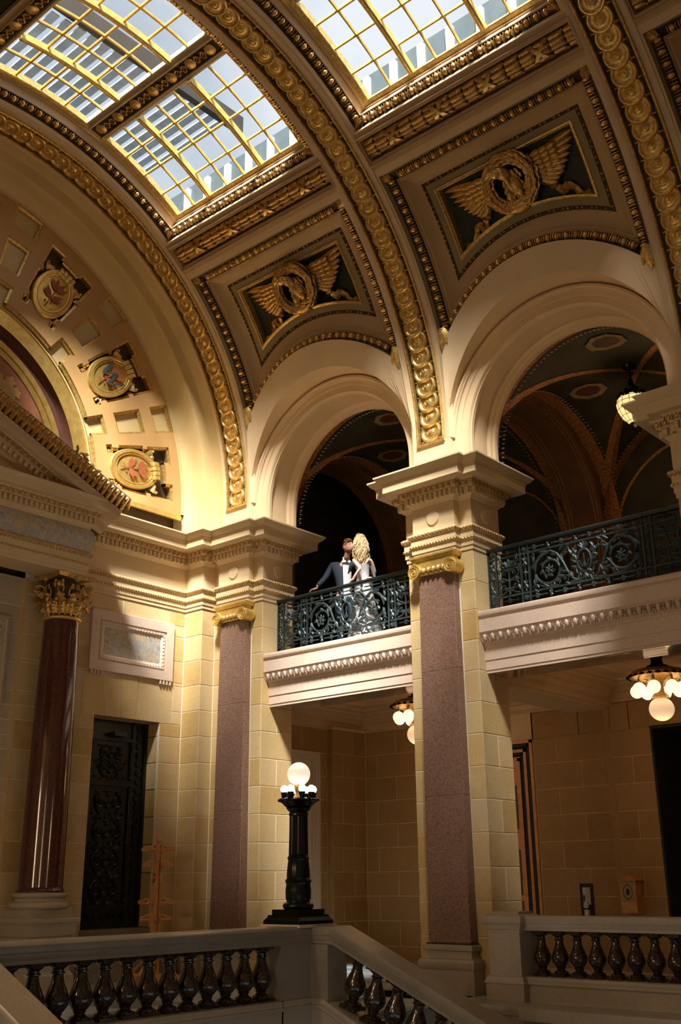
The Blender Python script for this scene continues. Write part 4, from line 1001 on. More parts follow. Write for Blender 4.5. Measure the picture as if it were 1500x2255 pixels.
MB().box((4.86, -.86, -.10), (14, -.34, .0)).build('stone_ledge', 'railr', sw)
MB().box((5.95, SY0-.12, -.13), (14, SY0-.012, .004)).build('ledge_nosing', 'railr', sw)
# ================================================================== balustrades
def balprof(z0, z1):
    H = z1-z0; p = [(.0, .0), (.085, 0), (.088, .03), (.080, .06), (.055, .085), (.046, .11), (.050, .13), (.060, .145), (.052, .16), (.070, .20), (.098, .28), (.108, .37), (.102, .46), (.082, .57), (.062, .67), (.050, .76), (.047, .83), (.060, .85), (.062, .87), (.048, .885), (.050, .92), (.068, .945), (.078, .965), (.085, .985), (.085, 1.0)]
    return [(r, z0+t*H) for r, t in p]
PLH = .035
def bal_mesh(h): 
    mb = MB(); mb.lathe(balprof(PLH, h-.035), 20); mb.box((-.092, -.092, 0), (.092, .092, PLH)); mb.box((-.088, -.088, h-.035), (.088, .088, h)); return mb.mesh('baluster', 'balgran', 35)
BAL = bal_mesh(.52)
CAPP = [(-.15, .795), (-.15, .825), (-.165, .85), (-.17, .875), (-.178, .88), (-.185, .895), (-.185, .94), (-.175, .955), (-.155, .968), (.155, .968), (.175, .955), (.185, .94), (.185, .895), (.178, .88), (.17, .875), (.165, .85), (.15, .825), (.15, .795)]
BASP = [(.16, .0), (.16, .185), (.185, .19), (.195, .205), (.185, .22), (.168, .225), (.172, .25), (.155, .278), (.115, .285), (-.115, .285), (-.155, .278), (-.172, .25), (-.168, .225), (-.185, .22), (-.195, .205), (-.185, .19), (-.16, .185), (-.16, 0)]
def prism(parent, name, mat, prof, p0, p1, h0=0, h1=0, cap=True, zlow=None):
    # extrude a section (sideways, height) between two plan points; ends may sit at different heights (a raked rail)
    a, b = Vector(p0), Vector(p1); d = (b-a).normalized(); s = Vector((d.y, -d.x))
    R0 = [(a.x+s.x*o, a.y+s.y*o, z+h0) for o, z in prof]; R1 = [(b.x+s.x*o, b.y+s.y*o, z+h1) for o, z in prof]
    n = len(prof); f = [(k, (k+1) % n, n+(k+1) % n, n+k) for k in range(n)]
    if cap: f += [tuple(range(n-1, -1, -1)), tuple(range(n, 2*n))]
    return MB().add(R0+R1, f).build(name, mat, parent, 30)
XL = 5.02
bl = thing('balustrade', 'level stone balustrade in front of the bronze door and coat rack', 'balustrade', (XL, -5.5, 0))
prism(bl, 'handrail', 'rail', CAPP, (XL, -8.6), (XL, -4.10)); prism(bl, 'base_rail', 'railr', BASP, (XL, -8.6), (XL, -4.08))
MB().box((XL-.15, -8.6, -2.6), (XL+.15, -3.4, 0)).build('stringer_wall', 'rail', bl)
for k in range(18): inst('baluster', BAL, Matrix.Translation((XL, -4.20-.2425*k-.04, .28)), bl)
# newel corner under the lamp
nw = thing('newel_pier', 'stone newel pier carrying the black lamp stand', 'newel', (4.98, -3.65, 0))
MB().box((XL-.14, -4.10, -.0), (XL+.14, -3.34, .80)).box((XL-.14, -3.66, 0), (5.40, -3.36, .80)).build('shaft', 'rail', nw)
MB().box((XL-.13, -3.68, -2.6), (5.55, -3.36, 0.0)).build('stringer_wall', 'rail', nw)
prism(nw, 'cap', 'rail', CAPP, (XL, -4.10), (XL, -3.325)); prism(nw, 'cap', 'rail', CAPP, (XL-.185, -3.51), (5.46, -3.51))
prism(nw, 'base_moulding', 'railr', BASP, (XL, -4.10), (XL, -3.325)); prism(nw, 'base_moulding', 'railr', BASP, (XL-.17, -3.51), (5.32, -3.51))
MB().box((4.63, -3.88, .955), (5.21, -3.30, .985)).build('lamp_plate', 'pink', nw)
SL = -.42
rk = thing('raked_balustrade', 'sloping stone balustrade descending from the lamp stand newel', 'balustrade', (6.4, -3.51, -.3), 'raked stair balustrades')
L_ = 4.2
prism(rk, 'handrail', 'rail', CAPP, (5.46, -3.51), (5.46+L_, -3.51), 0, SL*L_); prism(rk, 'base_rail', 'railr', BASP, (5.32, -3.51), (5.32+L_, -3.51), 0, SL*L_)
MB().add([(5.3, -3.65, -.0), (9.6, -3.65, SL*4.3), (9.6, -3.65, -2.6), (5.3, -3.65, -2.6), (5.3, -3.37, 0), (9.6, -3.37, SL*4.3), (9.6, -3.37, -2.6), (5.3, -3.37, -2.6)], [(0, 3, 2, 1), (4, 5, 6, 7), (0, 1, 5, 4)]).build('stringer_wall', 'rail', rk)
SH = Matrix.Identity(4); SH[2][0] = SL
for k in range(14):
    x = 5.60+.255*k; inst('baluster', BAL, Matrix.Translation((x, -3.51, .28+SL*(x-5.39))) @ SH, rk)
# second raked balustrade at the lower left corner
r2 = thing('raked_balustrade', 'sloping stone handrail cutting across the balustrade before the bronze door', 'balustrade', (6.4, -7.74, -.3), 'raked stair balustrades')
prism(r2, 'handrail', 'rail', CAPP, (4.6, -7.74), (5.30, -7.74)); prism(r2, 'handrail', 'rail', CAPP, (5.30, -7.74), (8.9, -7.74), 0, SL*3.6)
prism(r2, 'base_rail', 'rail', BASP, (5.16, -7.74), (8.9, -7.74), 0, SL*3.7)
MB().box((XL-.14, -7.90, 0), (5.42, -7.60, .8)).build('newel', 'rail', r2)
for k in range(12):
    x = 5.60+.255*k; inst('baluster', BAL, Matrix.Translation((x, -7.74, .28+SL*(x-5.39))) @ SH, r2)
# right balustrade
YR = -.15
rr = thing('balustrade', 'level stone balustrade with dark granite balusters in front of the sanitizer dispenser', 'balustrade', (7, YR, 0))
prism(rr, 'handrail', 'railr', [(o, z+.012) for o, z in CAPP], (5.62, YR), (12.2, YR)); prism(rr, 'base_rail', 'railr', BASP, (5.62, YR), (12.2, YR))
for k in range(26): inst('baluster', BAL, Matrix.Translation((5.83+.250*k, YR, .285)), rr)
pd = MB().box((5.20, -.38, .0), (5.66, .04, .80)); pd.box((5.16, -.42, 0), (5.70, .08, .19)); o = pd.build('newel', 'railr', rr)
sq = [(5.20, -.38), (5.66, -.38), (5.66, .04), (5.20, .04)]
sweep([(0, 1.0), (.02, .985), (.055, .975), (.06, .95), (.06, .90), (.05, .885), (.035, .87), (.03, .83), (.02, .815), (.0, .80)], [(5.20, .04), (5.20, -.38), (5.66, -.38), (5.66, .04)]).build('newel_cap', 'railr', rr, 30)
MB().box((5.19, -.39, .79), (5.67, .05, .99)).box((5.24, -.34, .98), (5.64, .0, 1.025)).build('newel_cap', 'railr', rr)
sweep([(0, .28), (.02, .275), (.04, .25), (.045, .225), (.06, .215), (.06, .20), (.04, .19)], [(5.20, .04), (5.20, -.38), (5.66, -.38), (5.66, .04)]).build('newel_base', 'railr', rr, 30)
# ================================================================== lamp stand on the newel
lx, ly = 4.92, -3.59
lp = thing('lamp_stand', 'black bronze lamp stand with a frosted globe ringed by small lit bulbs', 'lamp', (lx, ly, .985))
def sqpr(mb, h, z0, z1, h2=None):
    h2 = h2 or h; mb.add([(lx-h, ly-h, z0), (lx+h, ly-h, z0), (lx+h, ly+h, z0), (lx-h, ly+h, z0), (lx-h2, ly-h2, z1), (lx+h2, ly-h2, z1), (lx+h2, ly+h2, z1), (lx-h2, ly+h2, z1)], [(0, 3, 2, 1), (4, 5, 6, 7), (0, 1, 5, 4), (1, 2, 6, 5), (2, 3, 7, 6), (3, 0, 4, 7)])
mb = MB(); sqpr(mb, .265, .985, 1.02); sqpr(mb, .262, 1.02, 1.055, .235); sqpr(mb, .232, 1.055, 1.075); sqpr(mb, .20, 1.075, 1.13); mb.build('base', 'lampblack', lp)
T = Matrix.Translation((lx, ly, 0))
MB().lathe([(.15, 1.13), (.165, 1.145), (.168, 1.17), (.155, 1.19), (.13, 1.20), (.128, 1.22), (.138, 1.26), (.140, 1.33), (.132, 1.38), (.138, 1.40), (.146, 1.415), (.138, 1.43), (.125, 1.445), (.128, 1.47), (.122, 1.55), (.112, 1.63), (.118, 1.645), (.124, 1.655), (.112, 1.67), (.104, 1.69)], 32, T).build('lower_drum', 'lampblack', lp, 40)
mb = MB(); nfl = 40; pr = []
rows = []
for z, r in ((1.69, .103), (1.9, .098), (2.09, .096)): rows.append([(lx+(r+(.004 if q % 2 else -.003))*cos(2*pi*q/nfl), ly+(r+(.004 if q % 2 else -.003))*sin(2*pi*q/nfl), z) for q in range(nfl+1)])
mb.add(*grid(rows)); mb.build('shaft', 'lampblack', lp)
MB().lathe([(.096, 2.09), (.108, 2.10), (.108, 2.12), (.096, 2.13), (.125, 2.16), (.14, 2.175), (.12, 2.185), (.15, 2.20), (.185, 2.235), (.215, 2.245), (.226, 2.262), (.215, 2.278), (.18, 2.28), (.0, 2.27)], 32, T).build('bowl', 'lampblack', lp, 40)
mb = MB()
for k in range(12):
    a = 2*pi*k/12; mb.ell((0, 0, 0), (.046, .056, .020), 10, 5, T @ Matrix.Rotation(a, 4, 'Z') @ Matrix.Translation((.196, 0, 2.264)) @ Matrix.Rotation(.12, 4, 'Y')); mb.merge(feather_mb(.10, .09, .03, 5), T @ Matrix.Rotation(a+.26, 4, 'Z') @ Matrix.Translation((.125, 0, 2.178)) @ Matrix.Rotation(-.75, 4, 'Y'))
    mb.merge(feather_mb(.12, .06, .03, 4), T @ Matrix.Rotation(a+.2, 4, 'Z') @ Matrix.Translation((.136, 0, 1.23)) @ Matrix.Rotation(-pi/2, 4, 'Y'))
mb.build('acanthus_leaf', 'lampblack', lp, 50, kind='stuff')
MB().lathe([(.0, 2.28), (.07, 2.28), (.05, 2.31), (.035, 2.34), (.045, 2.38), (.075, 2.41), (.078, 2.425), (.0, 2.43)], 20, T).build('stem', 'goldold', lp, 40)
MB().ell((lx, ly, 2.545), (.128, .128, .128), 32, 20).build('globe', 'lampbig', lp, True)
for k in range(8):
    a = 2*pi*(k+.25)/8; c = (lx+.165*cos(a), ly+.165*sin(a)); tt = Matrix.Translation((c[0], c[1], 0))
    cu_ = MB().lathe([(.0, 2.275), (.022, 2.275), (.030, 2.30), (.036, 2.335), (.040, 2.345), (.03, 2.345)], 12, tt).build('socket', 'lampblack', lp, 40)
    MB().ell((c[0], c[1], 2.378), (.041, .041, .044), 14, 9).build('bulb', 'glowwhite', cu_, True)
# ================================================================== engaged column with pedestal
cx, cy = -.68, -3.08
co = thing('granite_column', 'polished dark red granite column with a gilded Corinthian capital', 'column', (cx, cy, 0))
pdp = [(XE, cy-.36), (-.36, cy-.36), (-.36, cy+.36), (XE, cy+.36)]
def colsweep(prof, nm, mt): sweep(prof, [(XE, cy-.36), (-.36, cy-.36), (-.36, cy+.36), (XE, cy+.36)]).build(nm, mt, co, 30)
colsweep([(-.3, 1.085), (.0, 1.085), (.0, .955), (.075, .955), (.085, .945), (.085, .90), (.07, .885), (.055, .86), (.045, .82), (.035, .74), (.03, .72), (.01, .71), (.0, .70), (.0, .26), (.02, .25), (.03, .22), (.05, .20), (.05, .0)], 'pedestal', 'railr')
MB().box((XE, cy-.355, 0), (-.365, cy+.355, 1.08)).build('pedestal_core', 'railr', co)
T = Matrix.Translation((cx, cy, 0))
MB().lathe([(.0, 1.085), (.41, 1.085), (.43, 1.11), (.43, 1.14), (.41, 1.165), (.375, 1.17), (.355, 1.19), (.35, 1.215), (.365, 1.235), (.385, 1.24), (.395, 1.26), (.385, 1.285), (.345, 1.29), (.34, 1.30)], 40, T).build('base', 'railr', co, 40)
MB().lathe([(.345, 1.30), (.345, 1.325), (.325, 1.34), (.318, 1.37), (.315, 2.6), (.295, 4.2), (.268, 5.30), (.0, 5.30)], 48, T).build('shaft', 'colgran', co, 40)
MB().lathe([(.265, 5.285), (.295, 5.295), (.305, 5.315), (.295, 5.335), (.262, 5.345)], 40, T).build('neck_ring', 'goldleaf', co, True)
MB().lathe([(.25, 5.34), (.235, 5.40), (.23, 5.60), (.25, 5.75), (.29, 5.85), (.30, 5.87), (.0, 5.88)], 32, T).build('bell', 'goldback', co, True)
def acanth(H, W, out):      # upright leaf, root at origin, grows +z and curls toward +x
    rows = []
    n = 22
    for i in range(n+1):
        t = i/n
        if t < .7: p = (.02+.05*t*out*2, H*t/.78)
        else:
            g = (t-.7)/.3*pi*.95; p = (.02+.07*out+.055*out*1.6*(1-cos(g))*.8, H*.9+.07*sin(g)-.035*(1-cos(g)))
        w_ = W*.5*(.62+.42*sin(pi*min(1, t*1.1)))*(1-.55*max(0, t-.75)*4*(t > .75)*.5)*(1+.26*sin(t*34))
        rows.append([(p[0]-.045*abs(u)**1.4+(.016 if abs(u) < .05 else 0)-(.010 if abs(abs(u)-.5) < .05 else 0), w_*u, p[1]-.03*abs(u)) for u in (-1, -.75, -.5, -.25, 0, .25, .5, .75, 1)])
    m = MB(); m.add(*grid(rows)); return m
AL = [acanth(.22, .17, .9).mesh('acanthus_leaf', 'goldold', 60), acanth(.36, .17, 1.0).mesh('acanthus_leaf', 'goldold', 60)]
for r_ in range(2):
    for k in range(8):
        a = 2*pi*(k+.5*r_)/8-.39; inst('acanthus_leaf', AL[r_], T @ Matrix.Rotation(a, 4, 'Z') @ Matrix.Translation((.225, 0, 5.35)), co)
def spiral(r, turns, n=30, a0=pi/2, sgn=1, tail=()):
    pts = [(r*(1-.93*k/n)*cos(a0+sgn*turns*2*pi*k/n), r*(1-.93*k/n)*sin(a0+sgn*turns*2*pi*k/n)) for k in range(n+1)]
    return list(tail)+pts
for k in range(4):
    a = pi/4+k*pi/2
    for s in (-1, 1):
        mb = MB(); mt = T @ Matrix.Rotation(a+s*.10, 4, 'Z')
        sp = spiral(.062, 1.7, 26, pi/2, -1); pts = [(-.20, -.22), (-.17, -.10), (-.10, .03), (-.05, .058)]+sp
        mb.tube([mt @ Vector((.40+x, s*.012, 5.835+z-.03)) for x, z in pts], [.018]*4+[.022-.0005*q for q in range(len(sp))], 6, True)
        if s > 0: mb.lathe([(0, -.03), (.05, -.03), (.05, .03), (0, .03)], 14, T @ Matrix.Rotation(a, 4, 'Z') @ Matrix.Translation((.40, 0, 5.805)) @ Matrix.Rotation(pi/2, 4, 'X'))
        mb.build('volute', 'goldold', co, True)
    for s in (-1, 1):
        mb = MB(); mt = T @ Matrix.Rotation(a+pi/4, 4, 'Z'); sp = spiral(.042, 1.5, 20, pi/2, s)
        mb.tube([mt @ Vector((.305, s*.052+y, 5.80+z)) for y, z in [(s*.06, -.16), (s*.05, -.06)]+sp], .011, 6); mb.build('helix', 'goldold', co, True)
    mb = MB(); mt = T @ Matrix.Rotation(a+pi/4, 4, 'Z') @ Matrix.Translation((.335, 0, 5.93)) @ Matrix.Rotation(pi/2, 4, 'Y')
    for q in range(6): mb.ell((0, 0, 0), (.032, .016, .014), 6, 4, mt @ Matrix.Rotation(q*pi/3, 4, 'Z') @ Matrix.Translation((.032, 0, .01)))
    mb.ell((0, 0, .02), (.02, .02, .02), 8, 5, mt); mb.build('flower', 'goldold', co, True)
rows = []
for rr_, z in ((.0, 6.02), (1.0, 6.02), (1.0, 6.0), (.96, 5.985), (.93, 5.965), (.90, 5.95), (.0, 5.95)):
    row = []
    for k in range(33):
        a = 2*pi*k/32; u = abs(((a/(pi/2)) % 1)-.5)*2; r = .335+.155*(1-u)**2*1.0
        u2 = ((a+pi/4)/(pi/2)) % 1; dd = abs(u2-.5)*2; r = .285+.20*(dd**2.4); row.append((cx+rr_*r*cos(a), cy+rr_*r*sin(a), z))
    rows.append(row)
MB().add(*grid(rows)).build('abacus', 'goldold', co, 40)
# ================================================================== pediment over the column
XF, YE = -.39, -2.90
pe = thing('pediment', 'cream and gilded pediment with a marble frieze above the dark red column', 'pediment', (XE, YC, 6.02))
pp = [(XE, YE-4.6), (XF, YE-4.6), (XF, YE), (XE, YE)]
sweep([(.0, 7.262), (.355, 7.262), (.36, 7.255), (.36, 7.238), (.345, 7.215), (.335, 7.19), (.335, 7.07), (.325, 7.065), (.20, 7.075), (.175, 7.06), (.13, 6.985), (.12, 6.975), (.09, 6.975), (.075, 6.965), (.075, 6.87), (.06, 6.86), (.05, 6.845), (.03, 6.825), (.02, 6.79)], pp).build('cornice', 'creamy', pe, 30)
sweep([(.02, 6.79), (.05, 6.76), (.075, 6.68), (.08, 6.6), (.075, 6.52), (.05, 6.43), (.02, 6.40)], pp).build('marble_frieze', 'marble', pe, 30)
sweep([(.02, 6.40), (.05, 6.395), (.075, 6.375), (.075, 6.355), (.04, 6.30), (.04, 6.205), (.055, 6.20), (.055, 6.185), (.03, 6.165), (.03, 6.085), (.015, 6.083), (.015, 6.02), (-.5, 6.02)], pp).build('architrave', 'creamy', pe, 30)
ornate(pp, pe)
sa, ca = sin(radians(23.2)), cos(radians(23.2)); X0T = YE+.46
def rake(e, t, q, s=1):  # e projection from XF, t depth below the top line, q distance up the slope from the tip; s=-1 mirrors
    y = X0T-q*ca-t*sa; z = 7.33+q*sa-t*ca
    return (XF+e+.006, y if s > 0 else 2*YC-y, z)
RP = [(-.62, .62), (-.62, 0), (-.3, -.0), (.47, 0), (.47, .02), (.455, .03), (.44, .08), (.41, .16), (.37, .22), (.36, .24), (.345, .245), (.335, .26), (.335, .37), (.32, .375), (.19, .37), (.17, .385), (.13, .46), (.12, .47), (.09, .475), (.075, .48), (.075, .575), (.06, .585), (.03, .61), (.0, .62)]
QL = (X0T-YC)/ca
for s in (1, -1):
    rows = [[rake(e, t, q0 if q0 == 0 else QL+t*sa/ca*0-t*sa/ca, s) for e, t in RP] for q0 in (0, 1)]
    MB().add(*grid(rows)).add(rows[0], [tuple(range(len(rows[0])))]).build('raking_cornice', 'creamy', pe, 30)
    MB().add(*grid([[rake(e, t, q0 if q0 == 0 else QL-t*sa/ca, s) for e, t in [(.472, .02), (.457, .03), (.442, .08), (.412, .16), (.372, .22), (.362, .24)]] for q0 in (0, 1)])).build('cyma_ground', 'goldback', pe, 30)
rf = MB(); lf_ = feather_mb(.22, .15, .05, 5); l2 = feather_mb(.12, .07, .03, 4)
for k in range(30):
    q = .06+.105*k
    if q > QL-.1: break
    o_, a_ = Vector(rake(.465, .03, q)), Vector(rake(.375, .22, q)); t_ = (Vector(rake(.465, .03, q+.1))-o_).normalized(); ly_ = (a_-o_).normalized(); nz = t_.cross(ly_); nz = nz if nz.x > 0 else -nz
    m = Matrix(((ly_.x, t_.x, nz.x, o_.x), (ly_.y, t_.y, nz.y, o_.y), (ly_.z, t_.z, nz.z, o_.z), (0, 0, 0, 1)))
    for g, L_2, W_2 in ((0, 1.15, .55), (-.5, .85, .5), (.5, .85, .5)): rf.merge(lf_, m @ Matrix.Translation((.005, .02*(g > 0)-.02*(g < 0), .005 if g else .02)) @ Matrix.Rotation(g, 4, 'Z') @ Matrix.Diagonal((L_2, W_2, .8, 1)))
    rf.ell((.225, 0, .035), (.022, .026, .022), 6, 4, m); rf.ell((.10, .053, .02), (.03, .014, .018), 6, 4, m)
rf.build('acanthus_cresting', 'goldold', pe, 50)
ne = MB(); u = MB(); u.ell((0, 0, 0), (.026, .022, .042), 7, 5); u.tube([(.042, -.005, .04), (.048, .012, 0), (.040, 0, -.045)], .007, 4, False); u.tube([(-.042, -.005, .04), (-.048, .012, 0), (-.040, 0, -.045)], .007, 4, False)
de = MB(); d_ = MB().box((-.030, -.01, -.05), (.030, .055, .05))
t_ = Vector((0, -ca, sa)); nz = Vector((0, sa, ca))
for k in range(27):
    q = .45+.105*k
    if q < QL-.2:
        p = rake(.165, .425, q); ne.merge(u, Matrix(((0, 1, 0, p[0]), (t_.y, 0, nz.y, p[1]), (t_.z, 0, nz.z, p[2]), (0, 0, 0, 1))) @ Matrix.Rotation(-.3, 4, 'X'))
        p = rake(.075, .53, q); de.merge(d_, Matrix(((0, 1, 0, p[0]), (t_.y, 0, nz.y, p[1]), (t_.z, 0, nz.z, p[2]), (0, 0, 0, 1))))
ne.build('egg_and_dart', 'goldold', pe, 60, kind='stuff'); de.build('dentil_row', 'creamy', pe, kind='stuff')
MB().quad((XF, YE, 7.2), (XF, 2*YC-YE, 7.2), (XF, YC, 8.15)).build('tympanum', 'creamy', pe)
MB().add([rake(-.64, 0, 0), rake(.47, 0, 0), rake(.47, 0, QL), rake(-.64, 0, QL)], [(0, 1, 2, 3)]).build('top_slope', 'creamy', pe)
# scroll crest standing on the raking cornice
sc = thing('scroll_crest', 'small gilded acanthus scroll standing on the slope of the pediment', 'ornament', rake(.3, 0, 1.0))
for (q0, r, dz, sg) in ((1.05, .105, .12, 1), (.72, .06, .05, 1)):
    mb = MB(); c = Vector(rake(.30, -dz, q0)); sp = spiral(r, 1.6, 26, pi*.75, sg)
    pts = [(c.x, c.y+y, c.z+z) for y, z in sp]; tail = [Vector(rake(.30, -.02, q0+.42-.1*k)) + Vector((0, 0, .02*k)) for k in range(4)]
    mb.tube(tail+pts if q0 > 1 else pts, [.02]*(4 if q0 > 1 else 0)+[.030-.0007*k for k in range(len(sp))], 7, True)
    for k in range(7):
        p = sp[min(len(sp)-1, k*2)]; a = atan2(p[1], p[0]); mb.merge(feather_mb(.09, .06, .02, 3), Matrix.Translation((c.x+.015, c.y+p[0], c.z+p[1])) @ Matrix.Rotation(pi/2, 4, 'Z') @ Matrix.Rotation(pi/2, 4, 'X') @ Matrix.Rotation(a-.5, 4, 'Z'))
    mb.build('scroll', 'goldold', sc, 50)
# ================================================================== bronze door
dr = setting('door_1', (-1.37, -1.38, DZ0), 'tall dark bronze door with scrolled relief panels')
XD = -1.37
MB().box((XD-.08, DY0-.3, DZ0), (XD-.03, DY1+.05, DZ1+.02)).build('door_leaf', 'bronze', dr)
yA, yB = -1.86, -1.02      # leaf between stiles
def dbox(y0, y1, z0, z1, d=.02, nm='rail', x=XD-.03): return MB().box((x-.01, y0, z0), (x+d, y1, z1)).build(nm, 'bronze', dr)
for a, b in ((yB, yB+.05), (DY1-.06, DY1), (yA-.10, yA)): dbox(a, b, DZ0, DZ1, .035, 'stile')
for a, b in ((DZ0, DZ0+.06), (1.02, 1.09), (2.93, 3.02), (3.66, 3.72)): dbox(yA-.1, yB, a, b, .04, 'rail')
for a, b in ((yA, yA+.035), (yB-.035, yB)):
    for z0, z1 in ((1.15, 2.88), (3.08, 3.62)):
        mb = MB().tube([(XD-.0, (a+b)/2, z0), (XD, (a+b)/2, z1)], .016, 8)
        for k in range(3): mb.ell((XD, (a+b)/2, z0+(z1-z0)*k/2), (.03, .03, .035), 8, 5)
        mb.build('colonnette', 'bronze', dr, True)
rd = MB()
for k in range(21):
    z = 1.0+.145*k; mt = Matrix.Translation((XD-.02, -.855, z)) @ Matrix.Rotation(pi/2, 4, 'Y')
    rd.lathe([(0, .03), (.012, .026), (.02, .012), (.045, .012), (.05, .022), (.058, .022), (.062, 0)], 14, mt)
rd.build('rosette_border', 'bronze', dr, 40)
rd = MB()
for k in range(7): rd.lathe([(0, .03), (.012, .026), (.02, .012), (.040, .012), (.045, .022), (.052, .022), (.056, 0)], 12, Matrix.Translation((XD-.02, -1.80+.13*k, .92)) @ Matrix.Rotation(pi/2, 4, 'Y'))
rd.build('rosette_border', 'bronze', dr, 40)
yc = (yA+yB)/2
def scrollpair(zc, r, parent, flip=1):
    mb = MB()
    for s in (-1, 1):
        sp = spiral(r, 1.5, 26, pi/2*flip, -s*flip)
        pts = [(s*.02, -flip*r*2.0), (s*.12, -flip*r*1.3), (s*(r*2.05), -flip*r*.4)]; c = (s*(r+.035), 0)
        mb.tube([(XD-.005, yc+c[0]+y, zc+z) for y, z in sp], [.018-.0004*k for k in range(len(sp))], 6, True)
        mb.tube([(XD-.01, yc+s*.015, zc-flip*r*2.1), (XD-.005, yc+s*(r*1.1), zc-flip*r*1.75), (XD-.005, yc+s*(r*2.0), zc-flip*r*.7), (XD-.005, yc+s*(r*2.08), zc+flip*r*.1), (XD-.005, yc+s*(r*1.6), zc+flip*r*.95)], [.010, .014, .018, .018, .014], 6, True)
        for q in range(6): mb.ell((0, 0, 0), (.018, .010, .012), 5, 3, Matrix.Translation((XD+.01, yc+c[0], zc)) @ Matrix.Rotation(pi/2, 4, 'Y') @ Matrix.Rotation(q*pi/3, 4, 'Z') @ Matrix.Translation((.026, 0, 0)))
        for q in range(5): mb.merge(feather_mb(.09, .05, .02, 3), Matrix.Translation((XD-.01, yc+s*(.06+.05*q), zc-flip*(r*1.35+.02*q))) @ Matrix.Rotation(pi/2, 4, 'Z') @ Matrix.Rotation(pi/2, 4, 'X') @ Matrix.Rotation((-pi/2-s*.6*(q-1)*.6) if flip > 0 else pi/2+s*.4*q, 4, 'Z'))
    for q in range(-2, 3): mb.merge(feather_mb(.12, .045, .022, 4), Matrix.Translation((XD-.01, yc, zc-flip*r*.9)) @ Matrix.Rotation(pi/2, 4, 'Z') @ Matrix.Rotation(pi/2, 4, 'X') @ Matrix.Rotation(pi/2+q*.42, 4, 'Z'))
    mb.ell((XD, yc, zc+r*.9), (.02, .03, .04), 8, 5)
    for s in (-1, 1): mb.ell((XD, yc+s*.30, zc-r*1.55), (.02, .022, .022), 8, 5); mb.tube([(XD-.01, yc+s*.05, zc+r*1.2), (XD, yc+s*.12, zc+r*1.35), (XD, yc+s*.2, zc+r*1.2), (XD, yc+s*.27, zc+r*1.35)], .010, 5)
    mb.build('scroll_relief', 'bronze', parent, 50)
for z in (2.68, 2.22, 1.78, 1.33): scrollpair(z, .125, dr, 1)
for z in (3.45, 3.22): scrollpair(z, .095, dr, 1)
MB().box((XD+.0, -1.50, 3.73), (XD+.14, -1.25, 3.80)).build('closer_box', 'iron', dr)
MB().box((XD+.05, DY0-.05, .56), (XE+.30, DY1+.35, .64)).box((XD+.05, DY0-.02, .64), (XE+.02, DY1, DZ0)).box((XE, DY0-.05, .0), (XE+.28, DY1+.33, .565)).build('threshold', 'rail', dr)
# ================================================================== coat rack
kx, ky = -.30, -1.235
ck = thing('coat_rack', 'orange oak coat rack with triangular hanger arms beside the bronze door', 'coat rack', (kx, ky, 0))
MB().box((kx-.045, ky-.012-.055, .12), (kx-.005, ky+.055, 1.98)).build('post', 'wood', ck); MB().box((kx+.01, ky-.075, .12), (kx+.05, ky-.01, 1.98)).box((kx+.01, ky+.015, .12), (kx+.05, ky+.07, 1.98)).build('post', 'wood', ck)
MB().ell((kx, ky, 2.045), (.044, .044, .044), 16, 10).tube([(kx, ky, 1.95), (kx, ky, 2.01)], .016, 8).build('finial', 'wood', ck, True)
for z, sz, rot in ((1.90, 1.0, 0), (1.66, .75, .5), (1.12, 1.0, .1), (.88, .78, .6)):
    for k in range(4):
        a = rot+k*pi/2+.35; mb = MB(); d = Vector((cos(a), sin(a), 0)); o = Vector((kx, ky, z)); L = .30*sz
        mb.tube([o+d*.03, o+d*L], .011, 4, True, 1.6); mb.tube([o+d*.10+Vector((0, 0, .075)), o+d*L+Vector((0, 0, .02))], .010, 4, True, 1.6)
        mb.tube([o+d*.10+Vector((0, 0, .075)), o+d*.07], .008, 4); mb.tube([o+d*L, o+d*L+Vector((0, 0, .03))], .011, 4)
        mb.add([tuple(o+d*.03+Vector((0, 0, -.09))), tuple(o+d*.11), tuple(o+d*.03)], [(0, 1, 2)]); mb.tube([o+d*.035+Vector((0, 0, -.09)), o+d*.11], .012, 4)
        mb.build('hanger_arm', 'wood', ck)
mb = MB().tube([(kx+.03+.012*sin(q), ky-.085-.03*cos(q*.5), 1.42+.012*q) for q in range(12)], .009, 6); mb.build('hook', 'iron', ck, True)
for k in range(4):
    a = k*pi/2+.3; d = Vector((cos(a), sin(a), 0)); n_ = Vector((-d.y, d.x, 0)); c = Vector((kx, ky, 0))
    mb = MB(); v = [c+n_*s*.022+d*l+Vector((0, 0, z)) for s in (-1, 1) for l, z in ((.0, .02), (.58, .02), (.58, .12), (.0, .12))]
    mb.add(v, [(0, 1, 2, 3), (7, 6, 5, 4), (0, 4, 5, 1), (1, 5, 6, 2), (2, 6, 7, 3)]); mb.build('foot', 'wood', ck)
    MB().tube([c+d*.05+Vector((0, 0, .42)), c+d*.40+Vector((0, 0, .11))], .022, 4).build('brace', 'wood', ck)
